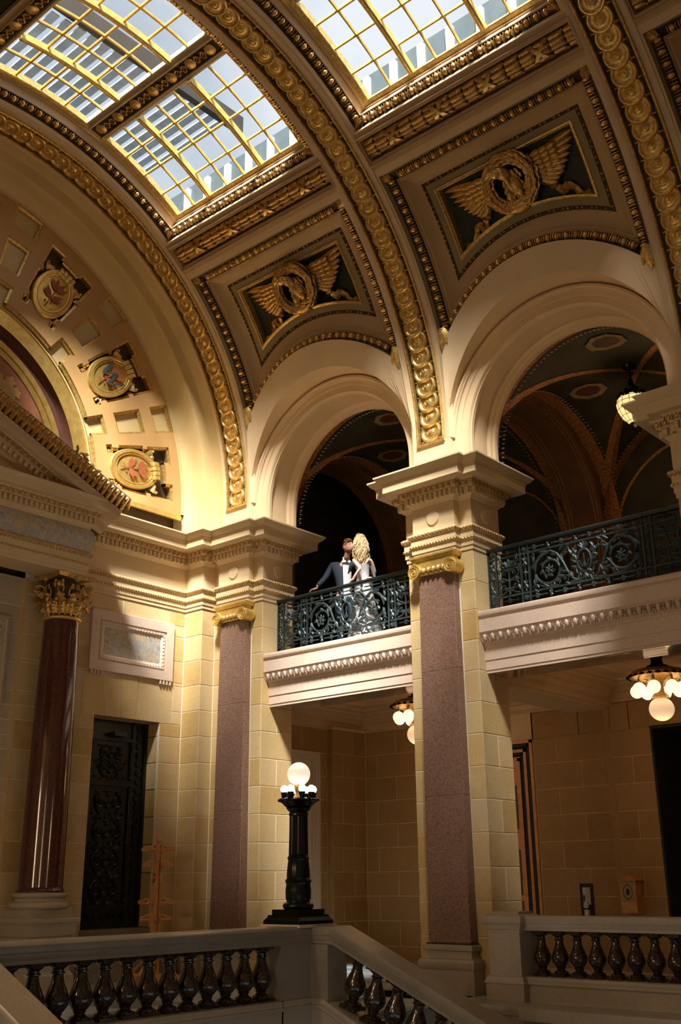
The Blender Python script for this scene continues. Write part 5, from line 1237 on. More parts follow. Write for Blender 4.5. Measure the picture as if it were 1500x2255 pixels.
# ================================================================== lower corridor
lc = setting('wall_back', (4, 4.35, 0), 'rear walls of the lower corridor')
YB = 4.36; zl = [z for z in COURSE if z < 4.2]+[4.25]
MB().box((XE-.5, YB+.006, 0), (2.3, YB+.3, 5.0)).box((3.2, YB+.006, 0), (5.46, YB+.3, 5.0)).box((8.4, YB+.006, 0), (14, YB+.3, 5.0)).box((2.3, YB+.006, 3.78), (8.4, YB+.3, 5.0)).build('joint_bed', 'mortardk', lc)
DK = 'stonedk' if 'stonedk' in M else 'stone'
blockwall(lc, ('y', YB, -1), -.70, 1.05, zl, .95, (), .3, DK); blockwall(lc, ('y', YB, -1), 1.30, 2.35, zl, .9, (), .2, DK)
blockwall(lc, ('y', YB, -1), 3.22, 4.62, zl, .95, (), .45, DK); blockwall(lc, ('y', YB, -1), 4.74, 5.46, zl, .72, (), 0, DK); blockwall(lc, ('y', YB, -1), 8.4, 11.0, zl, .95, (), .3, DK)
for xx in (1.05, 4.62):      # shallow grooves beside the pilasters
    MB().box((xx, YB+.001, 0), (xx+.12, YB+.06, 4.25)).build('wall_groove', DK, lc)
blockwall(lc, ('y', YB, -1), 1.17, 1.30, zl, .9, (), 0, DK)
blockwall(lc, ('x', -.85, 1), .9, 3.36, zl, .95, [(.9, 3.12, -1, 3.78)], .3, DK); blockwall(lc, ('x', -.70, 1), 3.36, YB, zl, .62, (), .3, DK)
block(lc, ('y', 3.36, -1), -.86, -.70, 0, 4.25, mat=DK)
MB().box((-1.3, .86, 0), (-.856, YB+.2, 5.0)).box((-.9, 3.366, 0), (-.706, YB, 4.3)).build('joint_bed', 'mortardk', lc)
cs = setting('door_2', (-.85, 2.4, 0), 'stone-cased doorway at the end of the lower corridor')
for i_, (d0, d1) in enumerate(((0, .05), (.05, .02), (.09, -.02), (.17, -.05))):
    MB().box((-.96, 2.97-d0, 0), (-.84+d1*.6, 3.12-d0, 3.69-d0)).box((-.96, 1.3, 3.69-d0), (-.84+d1*.6, 3.12-d0, 3.78-d0)).build('casing', 'stonebuff', cs)
MB().box((-.93, 1.2, 0), (-.90, 2.9, 3.5)).build('door_leaf', 'dark', cs)
d3 = setting('door_3', (2.8, YB, 0), 'wooden framed door right of the middle pier')
for (a, b, d, m) in ((2.30, 3.20, .00, 'wood'), (2.34, 3.14, .012, 'black'), (2.38, 3.05, .03, 'wood'), (2.40, 3.00, .04, 'black'), (2.42, 2.90, .05, 'wood')):
    t = 3.78-(3.20-b); mb = MB(); w_ = .055
    mb.box((b-w_, YB-.03+d, 0), (b, YB+.06, t)); mb.box((a, YB-.03+d, t-w_), (b, YB+.06, t)); mb.build('casing', m, d3)
MB().box((2.3, YB+.03, 0), (2.9, YB+.05, 3.5)).build('door_leaf', 'wood', d3)
for z in (.3, 1.15, 2.25): MB().box((2.52, YB+.015, z), (2.80, YB+.035, z+.75)).build('door_panel', 'dark', d3)
d4 = setting('door_4', (6.5, YB, 0), 'dark opening at the right end of the corridor wall')
MB().box((5.46, YB, 0), (5.50, YB+1.2, 3.75)).box((5.46, YB+1.2, 0), (8.4, YB+1.25, 3.8)).box((5.46, YB, 3.75), (8.4, YB+1.2, 3.8)).build('recess', 'black', d4)
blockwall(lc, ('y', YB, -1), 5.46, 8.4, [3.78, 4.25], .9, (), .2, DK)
# coffered ceiling of the corridor
cc = setting('ceiling_lower', (4, 2.6, 4.6), 'moulded corridor ceiling')
for i in range(3):
    x0, x1 = X[i]+(.60 if i else -.84), X[i+1]-.45; x0 = X[i]+.45 if i else -.84
    rows = []
    for ins, z in ((0, 4.25), (0, 4.30), (.05, 4.32), (.06, 4.40), (.11, 4.41), (.12, 4.50), (.18, 4.52), (.20, 4.56), (.30, 4.56), (.33, 4.60), (.50, 4.60), (.52, 4.57), (.62, 4.57), (.64, 4.62), (.90, 4.62), (.92, 4.59), (1.0, 4.59), (1.02, 4.64), (1.6, 4.66)):
        yb0, yb1 = .84+ins, YB-ins
        rows.append([(x0+ins, yb0, z), (x1-ins, yb0, z), (x1-ins, yb1, z), (x0+ins, yb1, z), (x0+ins, yb0, z)])
    MB().add(*grid(rows)).quad(*rows[-1][:4]).build('ceiling_coffer', 'corr', cc, 25) if 'corr' in M else MB().add(*grid(rows)).quad(*rows[-1][:4]).build('ceiling_coffer', 'taupe', cc, 25)
    de = MB(); P = [(x0+.06, .90), (x0+.06, YB-.06), (x1-.06, YB-.06), (x1-.06, .90)]
    for a, b in ((P[0], P[1]), (P[1], P[2]), (P[3], P[2])):
        a, b = Vector(a), Vector(b); n = int((b-a).length/.085)
        for k in range(n): p = a+(b-a)*(k+.5)/n; de.box((p.x-.025, p.y-.025, 4.41), (p.x+.025, p.y+.025, 4.49))
    de.build('dentil_row', 'taupe', cc, kind='stuff')
    if i: MB().box((X[i]-.444, .84, 4.20), (X[i]+.444, YB, 4.7)).box((X[i]-.36, .84, 4.16), (X[i]+.36, YB, 4.20)).build('cross_beam', 'taupe', cc)
    # painted diamond on the coffer
    for q in (-1, 1): MB().add([((x0+x1)/2+q*.9+.22*cos(k*pi/2), 2.6+.22*sin(k*pi/2), 4.652) for k in range(4)], [(0, 1, 2, 3)]).build('painted_lozenge', 'goldback', cc)
MB().box((XE-.3, .83, 4.7), (14, YB+.6, 5.08)).build('slab', 'dark', cc)
# chandeliers
def chandelier(x, y, label, name='globe_chandelier'):
    z = 4.62; c = thing(name, label, 'chandelier', (x, y, z), 'globe chandeliers of the corridor'); T = Matrix.Translation((x, y, 0))
    MB().lathe([(0, 4.66), (.20, 4.66), (.21, 4.63), (.17, 4.60), (.10, 4.58), (.085, 4.50), (.10, 4.44), (.16, 4.42), (.17, 4.39), (0, 4.38)], 28, T).build('ceiling_rose', 'lampblack', c, 40)
    MB().lathe([(0, 4.40), (.24, 4.38), (.38, 4.34), (.43, 4.29), (.42, 4.25), (.36, 4.23), (.30, 4.215), (.12, 4.19), (.06, 4.12), (.07, 4.02), (.13, 3.96), (.14, 3.93), (.0, 3.93)], 36, T).build('bowl', 'goldold', c, 40)
    mb = MB()
    for k in range(22): mb.merge(feather_mb(.16, .11, .035, 4), T @ Matrix.Rotation(2*pi*k/22, 4, 'Z') @ Matrix.Translation((.32, 0, 4.31)) @ Matrix.Rotation(.5, 4, 'Y'))
    mb.build('leaf_rim', 'lampblack', c, 50)
    for k in range(8):
        a = 2*pi*k/8+.2; p = Vector((x+.34*cos(a), y+.34*sin(a), 4.06))
        a_ = MB().tube([Vector((x+.18*cos(a), y+.18*sin(a), 4.20)), p+Vector((0, 0, .18)), p+Vector((0, 0, .08))], [.02, .02, .035], 7).build('arm', 'goldold', c, True)
        MB().ell(tuple(p), (.098, .098, .098), 20, 12).build('globe', 'glow', a_, True)
    MB().ell((x, y, 3.775), (.185, .185, .175), 28, 18).build('large_globe', 'glowbig', c, True)
chandelier(6.50, 2.60, 'chandelier of lit opal globes with a large dim globe below, fully visible')
chandelier(2.19, 2.30, 'chandelier of lit opal globes half hidden by the middle pier')
for x, y in ((6.50, 2.6), (2.19, 2.3)):
    l = bpy.data.lights.new('globe_light', 'POINT'); l.energy = 9; l.color = (1, .56, .24); l.shadow_soft_size = .3
    o = bpy.data.objects.new('globe_light', l); COL.objects.link(o); o.location = (x, y, 3.45)
# unseen lamps added behind the camera to warm the shadows
chandelier(2.19, -13.0, 'added chandelier of opal globes, unseen behind the camera, warming the shadows')
chandelier(6.40, -13.0, 'added chandelier of opal globes, unseen behind the camera, warming the shadows further along')
for x, y in ((6.40, -13.0), (2.19, -13.0)):
    l = bpy.data.lights.new('globe_light', 'POINT'); l.energy = 115; l.color = (1, .74, .44); l.shadow_soft_size = .4  # warm fill from the added chandeliers
    o = bpy.data.objects.new('globe_light', l); COL.objects.link(o); o.location = (x, y, 3.3)
l2 = lp.copy(); COL.objects.link(l2); l2.location.y = -8.12; l2['label'] = 'added unseen copy of the black bronze lamp stand, for fill light'; WL[l2.name] = Vector(l2.location)  # unseen copy of the lamp stand, added to fill the left with light
for ch_ in list(lp.children):
    c_ = ch_.copy(); COL.objects.link(c_); c_.parent = l2
    for g_ in ch_.children: e_ = g_.copy(); COL.objects.link(e_); e_.parent = c_
MB().box((4.6, -8.5, .0), (5.3, -7.9, .984)).build('newel', 'rail', r2)  # unseen newel added under the copied lamp stand
l = bpy.data.lights.new('lamp_light', 'POINT'); l.energy = 55; l.color = (1, .76, .50); l.shadow_soft_size = .15  # fill light of the added lamp stand
o = bpy.data.objects.new('lamp_light', l); COL.objects.link(o); o.location = (4.92, -8.12, 2.85)
l = bpy.data.lights.new('lamp_light', 'POINT'); l.energy = 9; l.color = (1, .66, .40); l.shadow_soft_size = .12
o = bpy.data.objects.new('lamp_light', l); COL.objects.link(o); o.location = (lx, ly, 2.82)
# wall fittings
sd = thing('sanitizer_dispenser', 'white hand sanitizer dispenser on a dark wall plate behind the right balustrade', 'dispenser', (4.05, YB-.01, 1.07))
MB().box((3.93, YB-.015, .70), (4.17, YB+.0, 1.33)).build('backplate', 'black', sd)
MB().add(*grid([[(3.98+.14*u, YB-.015-.09*sin(pi*u), z) for u in [k/8 for k in range(9)]] for z in (1.0, 1.27)])).quad(*[(3.98+.14*k/8, YB-.015-.09*sin(pi*k/8), 1.27) for k in range(9)]).build('cover', 'whitep' if 'whitep' in M else 'floor', sd, 40)
MB().add(*grid([[(3.985+.09*u, YB-.022-.085*sin(pi*(.1+u*.6)), z) for u in [k/6 for k in range(7)]] for z in (1.05, 1.15)])).build('label', 'slate', sd)
MB().ell((4.05, YB-.06, .98), (.05, .045, .04), 12, 6).box((4.02, YB-.08, .74), (4.09, YB-.02, .92)).build('drip_tray', 'whitep' if 'whitep' in M else 'floor', sd)
wx = thing('collection_box', 'small wooden box with a pitched lid on the dark corridor wall', 'box', (4.93, YB-.12, .88))
MB().box((4.79, YB-.26, .885), (5.06, YB-.0, 1.37)).build('body', 'wood', wx)
MB().add([(4.75, YB-.30, 1.37), (5.10, YB-.30, 1.37), (5.10, YB, 1.37), (4.75, YB, 1.37), (4.87, YB-.17, 1.44), (4.99, YB-.17, 1.44), (4.99, YB, 1.44), (4.87, YB, 1.44)], [(0, 1, 5, 4), (1, 2, 6, 5), (3, 0, 4, 7), (4, 5, 6, 7), (0, 3, 2, 1)]).build('lid', 'wood', wx)
MB().box((4.81, YB-.268, 1.05), (5.04, YB-.262, 1.35)).build('plate', 'olive', wx)
mb = MB(); mb.lathe([(.07, 0), (.075, .004), (.08, 0)], 24, Matrix.Translation((4.925, YB-.268, 1.20)) @ Matrix.Rotation(pi/2, 4, 'X') @ Matrix.Diagonal((1, 1.4, 1, 1))); mb.ell((4.925, YB-.27, 1.20), (.03, .006, .055), 10, 5); mb.build('emblem', 'black', wx)
# ================================================================== gallery behind the arches
ga = setting('wall_gallery', (4, 3, FL2), 'dark vaulted gallery behind the balconies')
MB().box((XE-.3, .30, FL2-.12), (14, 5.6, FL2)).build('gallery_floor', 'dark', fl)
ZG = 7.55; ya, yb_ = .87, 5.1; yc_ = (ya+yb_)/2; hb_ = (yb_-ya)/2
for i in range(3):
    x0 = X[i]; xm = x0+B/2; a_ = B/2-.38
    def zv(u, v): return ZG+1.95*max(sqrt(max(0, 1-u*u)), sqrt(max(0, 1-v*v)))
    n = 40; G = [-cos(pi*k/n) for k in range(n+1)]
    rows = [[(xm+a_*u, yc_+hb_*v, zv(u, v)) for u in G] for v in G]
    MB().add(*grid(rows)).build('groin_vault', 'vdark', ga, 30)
    # painted mosaic bands along the groins and wall arches, with pale chain borders
    for sx in (-1, 1):
        for off, wd, mt, nm in ((0, .13, 'vband', 'mosaic_band'),):
            rows = []
            for k in range(41):
                t = -.995+1.99*k/40; c = Vector((xm+a_*t*sx, yc_+hb_*t, zv(t, t)-.012)); w_ = wd*(.45+.9*abs(t)**1.2)
                dx = Vector((0, hb_*.5, 0)).normalized()*w_
                p1 = (c.x, c.y+w_*1.0, zv(t, min(1, max(-1, t+w_/hb_)))-.012); p2 = (c.x+sx*w_*1.0*(1 if True else 1), c.y, zv(min(1, max(-1, t+w_/a_)), t)-.012)
                p3 = (c.x, c.y-w_*1.0, zv(t, min(1, max(-1, t-w_/hb_)))-.012); p4 = (c.x-sx*w_, c.y, zv(min(1, max(-1, t-w_/a_)), t)-.012)
                rows.append([p1, p4, tuple(c), p2, p3] if t < 0 else [p1, p4, tuple(c), p2, p3])
            mb = MB()
            for k in range(40):
                A, C_ = rows[k], rows[k+1]
                mb.quad(A[0], A[2], C_[2], C_[0]).quad(A[2], A[4], C_[4], C_[2]).quad(A[1], A[2], C_[2], C_[1]).quad(A[2], A[3], C_[3], C_[2])
            mb.build(nm, mt, ga, True)
    ch = MB()
    for axis in (0, 1):
        for s in (-1, 1):
            rows = []; cpts = []
            for k in range(37):
                a = pi*k/36; u = cos(a)
                if axis == 0: # arch on the long walls (y = ya / yb)
                    for_y = yc_+s*hb_; rows.append([(xm+a_*u, for_y-s*.01, ZG+1.95*sin(a)-.01), (xm+a_*u, for_y-s*.24, ZG+1.95*sin(a)-.015)]); cpts.append((xm+a_*u*.98, for_y-s*.30, ZG+1.95*sin(a)*.99-.015))
                else: rows.append([(xm+s*(a_-.01), yc_+hb_*u, ZG+1.95*sin(a)-.01), (xm+s*(a_-.26), yc_+hb_*u, ZG+1.95*sin(a)-.015)]); cpts.append((xm+s*(a_-.32), yc_+hb_*u*.98, ZG+1.95*sin(a)*.99-.015))
            MB().add(*grid(rows)).build('mosaic_band', 'vband', ga, True)
            for k in range(36):
                for q in range(2):
                    p = Vector(cpts[k]).lerp(Vector(cpts[k+1]), q/2); ch.ell(tuple(p+Vector((0, 0, -.008))), (.03, .03, .012), 5, 2)
    ch.build('painted_chain', 'vpale', ga, kind='stuff')
    # painted octagonal medallions in two vault cells
    for (u, v, s_) in ((-.55, .05, 1), (.0, .62, 1), (.05, -.62, .9)):
        mb, mi = MB(), MB(); tx = Vector((1, 0, 0)); n_ = 8
        def onv(du, dv, e=.02): return (xm+a_*(u+du), yc_+hb_*(v+dv), zv(u+du, v+dv)-e)
        R1 = [onv(.19*cos(q*pi/4+.39), .13*sin(q*pi/4+.39)) for q in range(8)]; R2 = [onv(.13*cos(q*pi/4+.39), .085*sin(q*pi/4+.39)) for q in range(8)]
        for q in range(8): mb.quad(R1[q], R1[(q+1) % 8], R2[(q+1) % 8], R2[q])
        mb.build('painted_frame', 'vpale2', ga); mi.add([onv(.13*cos(q*pi/4+.39), .085*sin(q*pi/4+.39), .022) for q in range(8)], [tuple(range(8))]); mi.build('painted_medallion', 'maroon', ga)
    # rear wall with a panelled arch
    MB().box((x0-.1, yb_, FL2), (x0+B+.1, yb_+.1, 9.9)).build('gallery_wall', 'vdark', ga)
    for r_, y in ((1.62, yb_-.02),):
        rows = [[(xm+r_*cos(pi*k/32), y, ZG-.2+r_*sin(pi*k/32)), (xm+(r_+.05)*cos(pi*k/32), y-.01, ZG-.2+(r_+.05)*sin(pi*k/32))] for k in range(33)]
        MB().add(*grid(rows)).build('gilded_line', 'vband', ga)
for i in range(4):
    x = X[i]; mbs = MB()
    for (r0, hw, mt, nm) in ((1.86, .38, 'vbrown', 'transverse_arch'),):
        rows = []
        for k in range(-1, 42):
            if k < 0 or k > 40: s = 1 if k < 0 else -1; rows.append([(x-hw, yc_+s*(r0+.3), FL2), (x-hw, yc_+s*r0, FL2), (x+hw, yc_+s*r0, FL2), (x+hw, yc_+s*(r0+.3), FL2)])
            else:
                a = pi*k/40; e = (1.95*sin(a)+.02)/1.0; rows.append([(x-hw, yc_+(r0+.3)*cos(a), ZG+(r0+.25)*sin(a)), (x-hw, yc_+r0*cos(a), ZG+r0*sin(a)), (x+hw, yc_+r0*cos(a), ZG+r0*sin(a)), (x+hw, yc_+(r0+.3)*cos(a), ZG+(r0+.25)*sin(a))])
        MB().add(*grid(rows)).build(nm, mt, ga, 30)
        for s in (-1, 1):
            for o_ in (.24, .31):
                rows = [[(x+s*(o_-.012), yc_+(r0-.006)*cos(pi*k/40), ZG+(r0-.006)*sin(pi*k/40)), (x+s*(o_+.012), yc_+(r0-.006)*cos(pi*k/40), ZG+(r0-.006)*sin(pi*k/40))] for k in range(41)]
                rows = [[(p[0], p[1], FL2+.6) for p in rows[0]]]+rows+[[(p[0], p[1], FL2+.6) for p in rows[-1]]]
                MB().add(*grid(rows)).build('gilded_line', 'vband', ga)
MB().box((XE-.35, .3, FL2), (XE-.15, 5.9, 10.6)).build('gallery_wall', 'vdark', ga)
# pendant lamp of the gallery
px_, py_, pz = 6.52, 2.75, 8.76
pn = thing('pendant_lamp', 'glowing leaded-glass pendant lamp hanging in the dark vaulted gallery', 'lamp', (px_, py_, 9.4)); T = Matrix.Translation((px_, py_, pz))
prf = [(.07, -.30), (.12, -.27), (.20, -.18), (.255, -.06), (.27, .05), (.25, .13), (.20, .19), (.12, .23)]
MB().lathe(prf, 28, T).build('shade', 'lantern', pn, True)
mb = MB()
for k in range(14): mb.tube([T @ Vector(((r+.004)*cos(2*pi*k/14), (r+.004)*sin(2*pi*k/14), z)) for r, z in prf], .005, 4)
for r, z in prf[1:-1]: mb.tube([T @ Vector(((r+.004)*cos(2*pi*k/28), (r+.004)*sin(2*pi*k/28), z)) for k in range(29)], .005, 4)
mb.build('leading', 'lampblack', pn)
mb = MB().lathe([(0, -.38), (.03, -.36), (.06, -.33), (.08, -.30), (.06, -.28), (0, -.28)], 16, T); mb.lathe([(.21, .12), (.23, .18), (.16, .24), (.09, .28), (.12, .33), (.06, .38), (.03, .5), (.0, .5)], 20, T)
for k in range(8): mb.merge(feather_mb(.16, .13, .04, 4), T @ Matrix.Rotation(2*pi*k/8, 4, 'Z') @ Matrix.Translation((.16, 0, .24)) @ Matrix.Rotation(.9, 4, 'Y'))
for k in range(5): mb.ell((px_, py_, pz+.5+.06*k), (.022, .022, .035), 8, 5)
mb.lathe([(.02, .78), (.10, .70), (.12, .74), (.08, .80), (0, .82)], 16, T)
mb.build('fitting', 'lampblack', pn, 50, kind='stuff')
l = bpy.data.lights.new('pendant_light', 'POINT'); l.energy = 9; l.color = (1, .58, .26); l.shadow_soft_size = .27
o = bpy.data.objects.new('pendant_light', l); COL.objects.link(o); o.location = (px_, py_, pz-.55)
# ================================================================== iron railings
RY = .46
def railing(x0):
    g = thing('iron_railing', 'dark iron scrollwork balcony railing the couple lean on', 'railing', (x0+B/2, RY, 5.14), 'iron balcony railings')
    xc = x0+B/2; T0 = Matrix.Translation((xc, RY, 0))
    a, b = x0+.60, x0+B-.60
    MB().add(*grid([[(x, RY+y, z) for y, z in [(-.03, 6.015), (-.045, 6.03), (-.05, 6.05), (-.04, 6.072), (0, 6.082), (.04, 6.072), (.05, 6.05), (.045, 6.03), (.03, 6.015), (-.03, 6.015)]] for x in (a, b)])).build('handrail', 'irondark', g, 50)
    MB().box((a, RY-.03, 5.125), (b, RY+.03, 5.165)).box((a, RY-.04, 5.10), (b, RY+.04, 5.13)).build('bottom_rail', 'iron', g)
    for z in (5.895, 5.305): MB().box((a, RY-.014, z-.012), (b, RY+.014, z+.012)).build('inner_rail', 'iron', g)
    V_ = [-1.572, -1.442, -1.022, -.888]; V_ = V_+[-v for v in reversed(V_)]
    for v in V_: MB().box((xc+v-.012, RY-.016, 5.14), (xc+v+.012, RY+.016, 6.03)).build('upright', 'iron', g)
    lf1, lf2 = feather_mb(.10, .055, .022, 4), feather_mb(.16, .07, .028, 5)
    FR = Matrix.Rotation(pi/2, 4, 'X')      # x stays x, y -> z, z -> -y (towards the hall)
    def at2(x, z): return Matrix.Translation((xc+x, RY-.004, z)) @ FR
    def ros(mb, x, z, r):
        for q in range(6): mb.ell((0, 0, 0), (r*.5, r*.28, .014), 6, 3, at2(x, z) @ Matrix.Rotation(q*pi/3, 4, 'Z') @ Matrix.Translation((r*.5, 0, .01)))
        mb.ell((0, 0, .012), (r*.3, r*.3, .02), 7, 4, at2(x, z))
    # friezes
    for z, nm in ((5.957, 'frieze'), (5.235, 'frieze')):
        mb = MB(); x = -.80
        segs = [(-1.442, -1.022, 2), (-.888, .888, 8), (1.022, 1.442, 2)]
        for s0, s1, n in segs:
            for k in range(n):
                c = s0+(s1-s0)*(k+.5)/n
                if n == 2 and k: c = (s0+s1)/2
                if n == 2 and not k:
                    c = (s0+s1)/2
                if k % 2 == 0 or n == 2:
                    mb.add([(-.055, 0, 0), (0, -.048, 0), (.055, 0, 0), (0, .048, 0), (0, 0, .03)], [(0, 1, 4), (1, 2, 4), (2, 3, 4), (3, 0, 4), (3, 2, 1, 0)], at2(c, z)); ros(mb, c, z, .045)
                else:
                    for s in (-1, 1): mb.merge(lf1, at2(c, z) @ Matrix.Rotation(pi/2*s, 4, 'Z') @ Matrix.Scale(.6, 4)); mb.merge(lf1, at2(c, z) @ Matrix.Rotation(pi/2*s+.6, 4, 'Z') @ Matrix.Scale(.5, 4)); mb.merge(lf1, at2(c, z) @ Matrix.Rotation(pi/2*s-.6, 4, 'Z') @ Matrix.Scale(.5, 4))
                for s in (-1, 1):
                    for q in range(4): mb.ell((0, 0, 0), (.013, .013, .013), 5, 3, at2(c+s*(.062+.022*q), z))
        for v in (-1.507, -.955, .955, 1.507): ros(mb, v, z, .042); mb.ell((0, 0, 0), (.05, .045, .008), 8, 2, at2(v, z))
        mb.build('frieze', 'iron', g, 50, kind='stuff')
    # candelabra strips
    for v in (-1.507, -.955, .955, 1.507):
        mb = MB(); mb.lathe([(0, 5.32), (.022, 5.33), (.008, 5.36), (.012, 5.39), (.022, 5.41), (.012, 5.44), (.006, 5.50), (.010, 5.55), (.016, 5.58), (.016, 5.62), (.010, 5.65), (.006, 5.70), (.012, 5.76), (.022, 5.79), (.012, 5.82), (.008, 5.85), (.022, 5.88), (0, 5.89)], 8, Matrix.Translation((xc+v, RY, 0)))
        mb.add([(-.045, 0, 0), (0, -.045, 0), (.045, 0, 0), (0, .045, 0), (0, 0, .03)], [(0, 1, 4), (1, 2, 4), (2, 3, 4), (3, 0, 4)], at2(v, 5.60))
        for s in (-1, 1):
            for z in (5.43, 5.77): mb.merge(lf1, at2(v, z) @ Matrix.Rotation(pi/2+s*.5, 4, 'Z') @ Matrix.Scale(.7, 4)); mb.merge(lf1, at2(v, z) @ Matrix.Rotation(-pi/2+s*.5, 4, 'Z') @ Matrix.Scale(.7, 4))
        mb.build('candelabrum', 'iron', g, 50)
    def curl(mb, c, r, turns, a0, sg, w0=.016, leaves=0, tail=()):
        sp = spiral(r, turns, 30, a0, sg); pts = [Vector((xc+x, RY-.0, z)) for x, z in tail]+[Vector((xc+c[0]+x, RY-.004, c[1]+z)) for x, z in sp]
        n = len(pts); mb.tube(pts, [w0*(1-.6*k/n) for k in range(n)], 6, True)
        for k in range(leaves):
            q = sp[int(k*18/max(1, leaves))]; a = atan2(q[1], q[0]); mb.merge(lf1, at2(c[0]+q[0]*1.0, c[1]+q[1]*1.0) @ Matrix.Rotation(a+sg*1.0, 4, 'Z') @ Matrix.Scale(.9, 4))
    # square panels
    for s in (-1, 1):
        mb = MB(); xs = s*1.232
        for t in (-1, 1):
            curl(mb, (xs+t*.10, 5.66), .080, 1.5, -pi/2, t, .013, 3, [(xs, 5.52), (xs+t*.04, 5.55)]); curl(mb, (xs+t*.105, 5.46), .065, 1.4, pi/2, -t, .011, 3, [(xs, 5.56)])
            curl(mb, (xs+t*.145, 5.82), .040, 1.3, -pi/2, -t, .010, 2, [(xs+t*.02, 5.74)]); ros(mb, xs+t*.10, 5.66, .030); ros(mb, xs+t*.105, 5.46, .026)
            mb.tube([(xc+xs+t*.17, RY, 5.335), (xc+xs+t*.10, RY, 5.35), (xc+xs+t*.04, RY, 5.385), (xc+xs, RY, 5.39)], .012, 6)
            for k in range(3): mb.merge(lf1, at2(xs+t*.03, 5.74+.02*k) @ Matrix.Rotation(pi/2-t*(.3+.5*k), 4, 'Z'))
        mb.tube([(xc+xs, RY, 5.33), (xc+xs, RY, 5.87)], [.016, .008], 6); mb.merge(lf2, at2(xs, 5.74) @ Matrix.Rotation(pi/2, 4, 'Z') @ Matrix.Scale(.8, 4))
        mb.build('scroll_panel', 'iron', g, 50)
    # great scrolls either side of the cartouche
    for s in (-1, 1):
        mb = MB(); c = (s*.56, 5.575)
        # outer stem swelling into a full leaf that wraps the spiral
        st = [(s*.10, 5.335), (s*.20, 5.38), (s*.27, 5.50), (s*.34, 5.66), (s*.42, 5.78), (s*.52, 5.845)]
        sp = [(c[0]+.265*(1-.62*k/34)*cos(pi*.56 if False else (pi/2+(s)*-0.0-s*2*pi*1.9*k/34*-1)), c[1]+.265*(1-.62*k/34)*sin(pi/2+s*2*pi*1.9*k/34)) for k in range(35)]
        sp = [(c[0]-s*(.262*(1-.93*k/44))*sin(2*pi*2.0*k/44)*-1*-1, c[1]+(.262*(1-.93*k/44))*cos(2*pi*2.0*k/44)) for k in range(45)]
        sp = [(c[0]+s*(.262*(1-.93*k/44))*sin(2*pi*2.0*k/44), c[1]+(.262*(1-.93*k/44))*cos(2*pi*2.0*k/44)) for k in range(45)]
        pts = [Vector((xc+x, RY-.004, z)) for x, z in st+sp]; n = len(pts)
        mb.tube(pts, [.012+.012*sin(pi*min(1, k/14)) if k < 14 else .021*(1-.5*(k-14)/n) for k in range(n)], 7, True)
        for k in range(0, 40, 3):
            q = sp[k]; a = atan2(q[1]-c[1], q[0]-c[0]); sc_ = 1.15*(1-.6*k/44)
            mb.merge(lf2, at2(q[0], q[1]) @ Matrix.Rotation(a-s*.95-s*.5, 4, 'Z') @ Matrix.Scale(sc_*.8, 4)) if k < 14 else mb.merge(lf1, at2(q[0], q[1]) @ Matrix.Rotation(a-s*1.2, 4, 'Z') @ Matrix.Scale(sc_, 4))
        for k in range(6): mb.ell((0, 0, 0), (.045, .018, .018), 7, 4, at2(*c) @ Matrix.Rotation(k*pi/3, 4, 'Z') @ Matrix.Translation((.038, .012, .012)) @ Matrix.Rotation(.6, 4, 'Z'))
        mb.ell((0, 0, .015), (.022, .022, .022), 8, 5, at2(*c))
        for k in range(5): mb.merge(lf2, at2(st[k][0], st[k][1]) @ Matrix.Rotation((pi/2-s*.2) if k % 2 else (pi/2-s*1.5), 4, 'Z') @ Matrix.Scale(.62, 4))
        mb.build('great_scroll', 'iron', g, 50)
        mb = MB()
        curl(mb, (s*.315, 5.40), .062, 1.4, -pi/2, -s, .012, 3, [(s*.16, 5.345), (s*.24, 5.325)]); ros(mb, s*.315, 5.40, .03); mb.build('small_scroll', 'iron', g, 50)
        for cc_, rr_, aa_, ss_ in (((s*.825, 5.83), .038, pi/2, s), ((s*.825, 5.36), .038, -pi/2, -s)):
            mb = MB(); curl(mb, cc_, rr_, 1.2, aa_, ss_, .009, 2); mb.build('small_scroll', 'iron', g, 50)
        mb = MB(); curl(mb, (s*.27, 5.80), .05, 1.3, pi/2, s, .010, 3, [(s*.38, 5.74)])
        mb.merge(lf2, at2(s*.38, 5.83) @ Matrix.Rotation(pi/2+s*.9, 4, 'Z') @ Matrix.Scale(.7, 4))
        mb.build('small_scroll', 'iron', g, 50); mb = MB()
        mb.tube([(xc+s*.42, RY, 5.325), (xc+s*.55, RY, 5.335), (xc+s*.68, RY, 5.35), (xc+s*.80, RY, 5.40)], [.01, .016, .013, .006], 6)
        for k in range(6): mb.merge(lf1, at2(s*(.42+.065*k), 5.34) @ Matrix.Rotation(pi/2+(.5 if k % 2 else -.5), 4, 'Z') @ Matrix.Scale(.62, 4))
        mb.build('leaf_spray', 'iron', g, 50)
    # cartouche with monogram
    mb = MB(); ov = [Vector((xc+.105*cos(2*pi*k/28), RY-.008, 5.60+.165*sin(2*pi*k/28))) for k in range(29)]
    mb.tube(ov, .016, 7, False); 
    for s in (-1, 1):
        curl(mb, (s*.135, 5.735), .052, 1.4, -pi/2, s, .018, 2, [(s*.12, 5.62)]); curl(mb, (s*.10, 5.385), .042, 1.3, pi/2, s, .015, 2, [(s*.135, 5.50), (s*.125, 5.44)])
        for k in range(4): mb.merge(lf2, at2(s*.12, 5.52+.07*k) @ Matrix.Rotation(pi/2-s*(1.3-.25*k), 4, 'Z') @ Matrix.Scale(.6, 4))
    for k in range(5): mb.merge(lf2, at2(0, 5.765) @ Matrix.Rotation(pi/2+(k-2)*.42, 4, 'Z') @ Matrix.Scale(.72, 4))
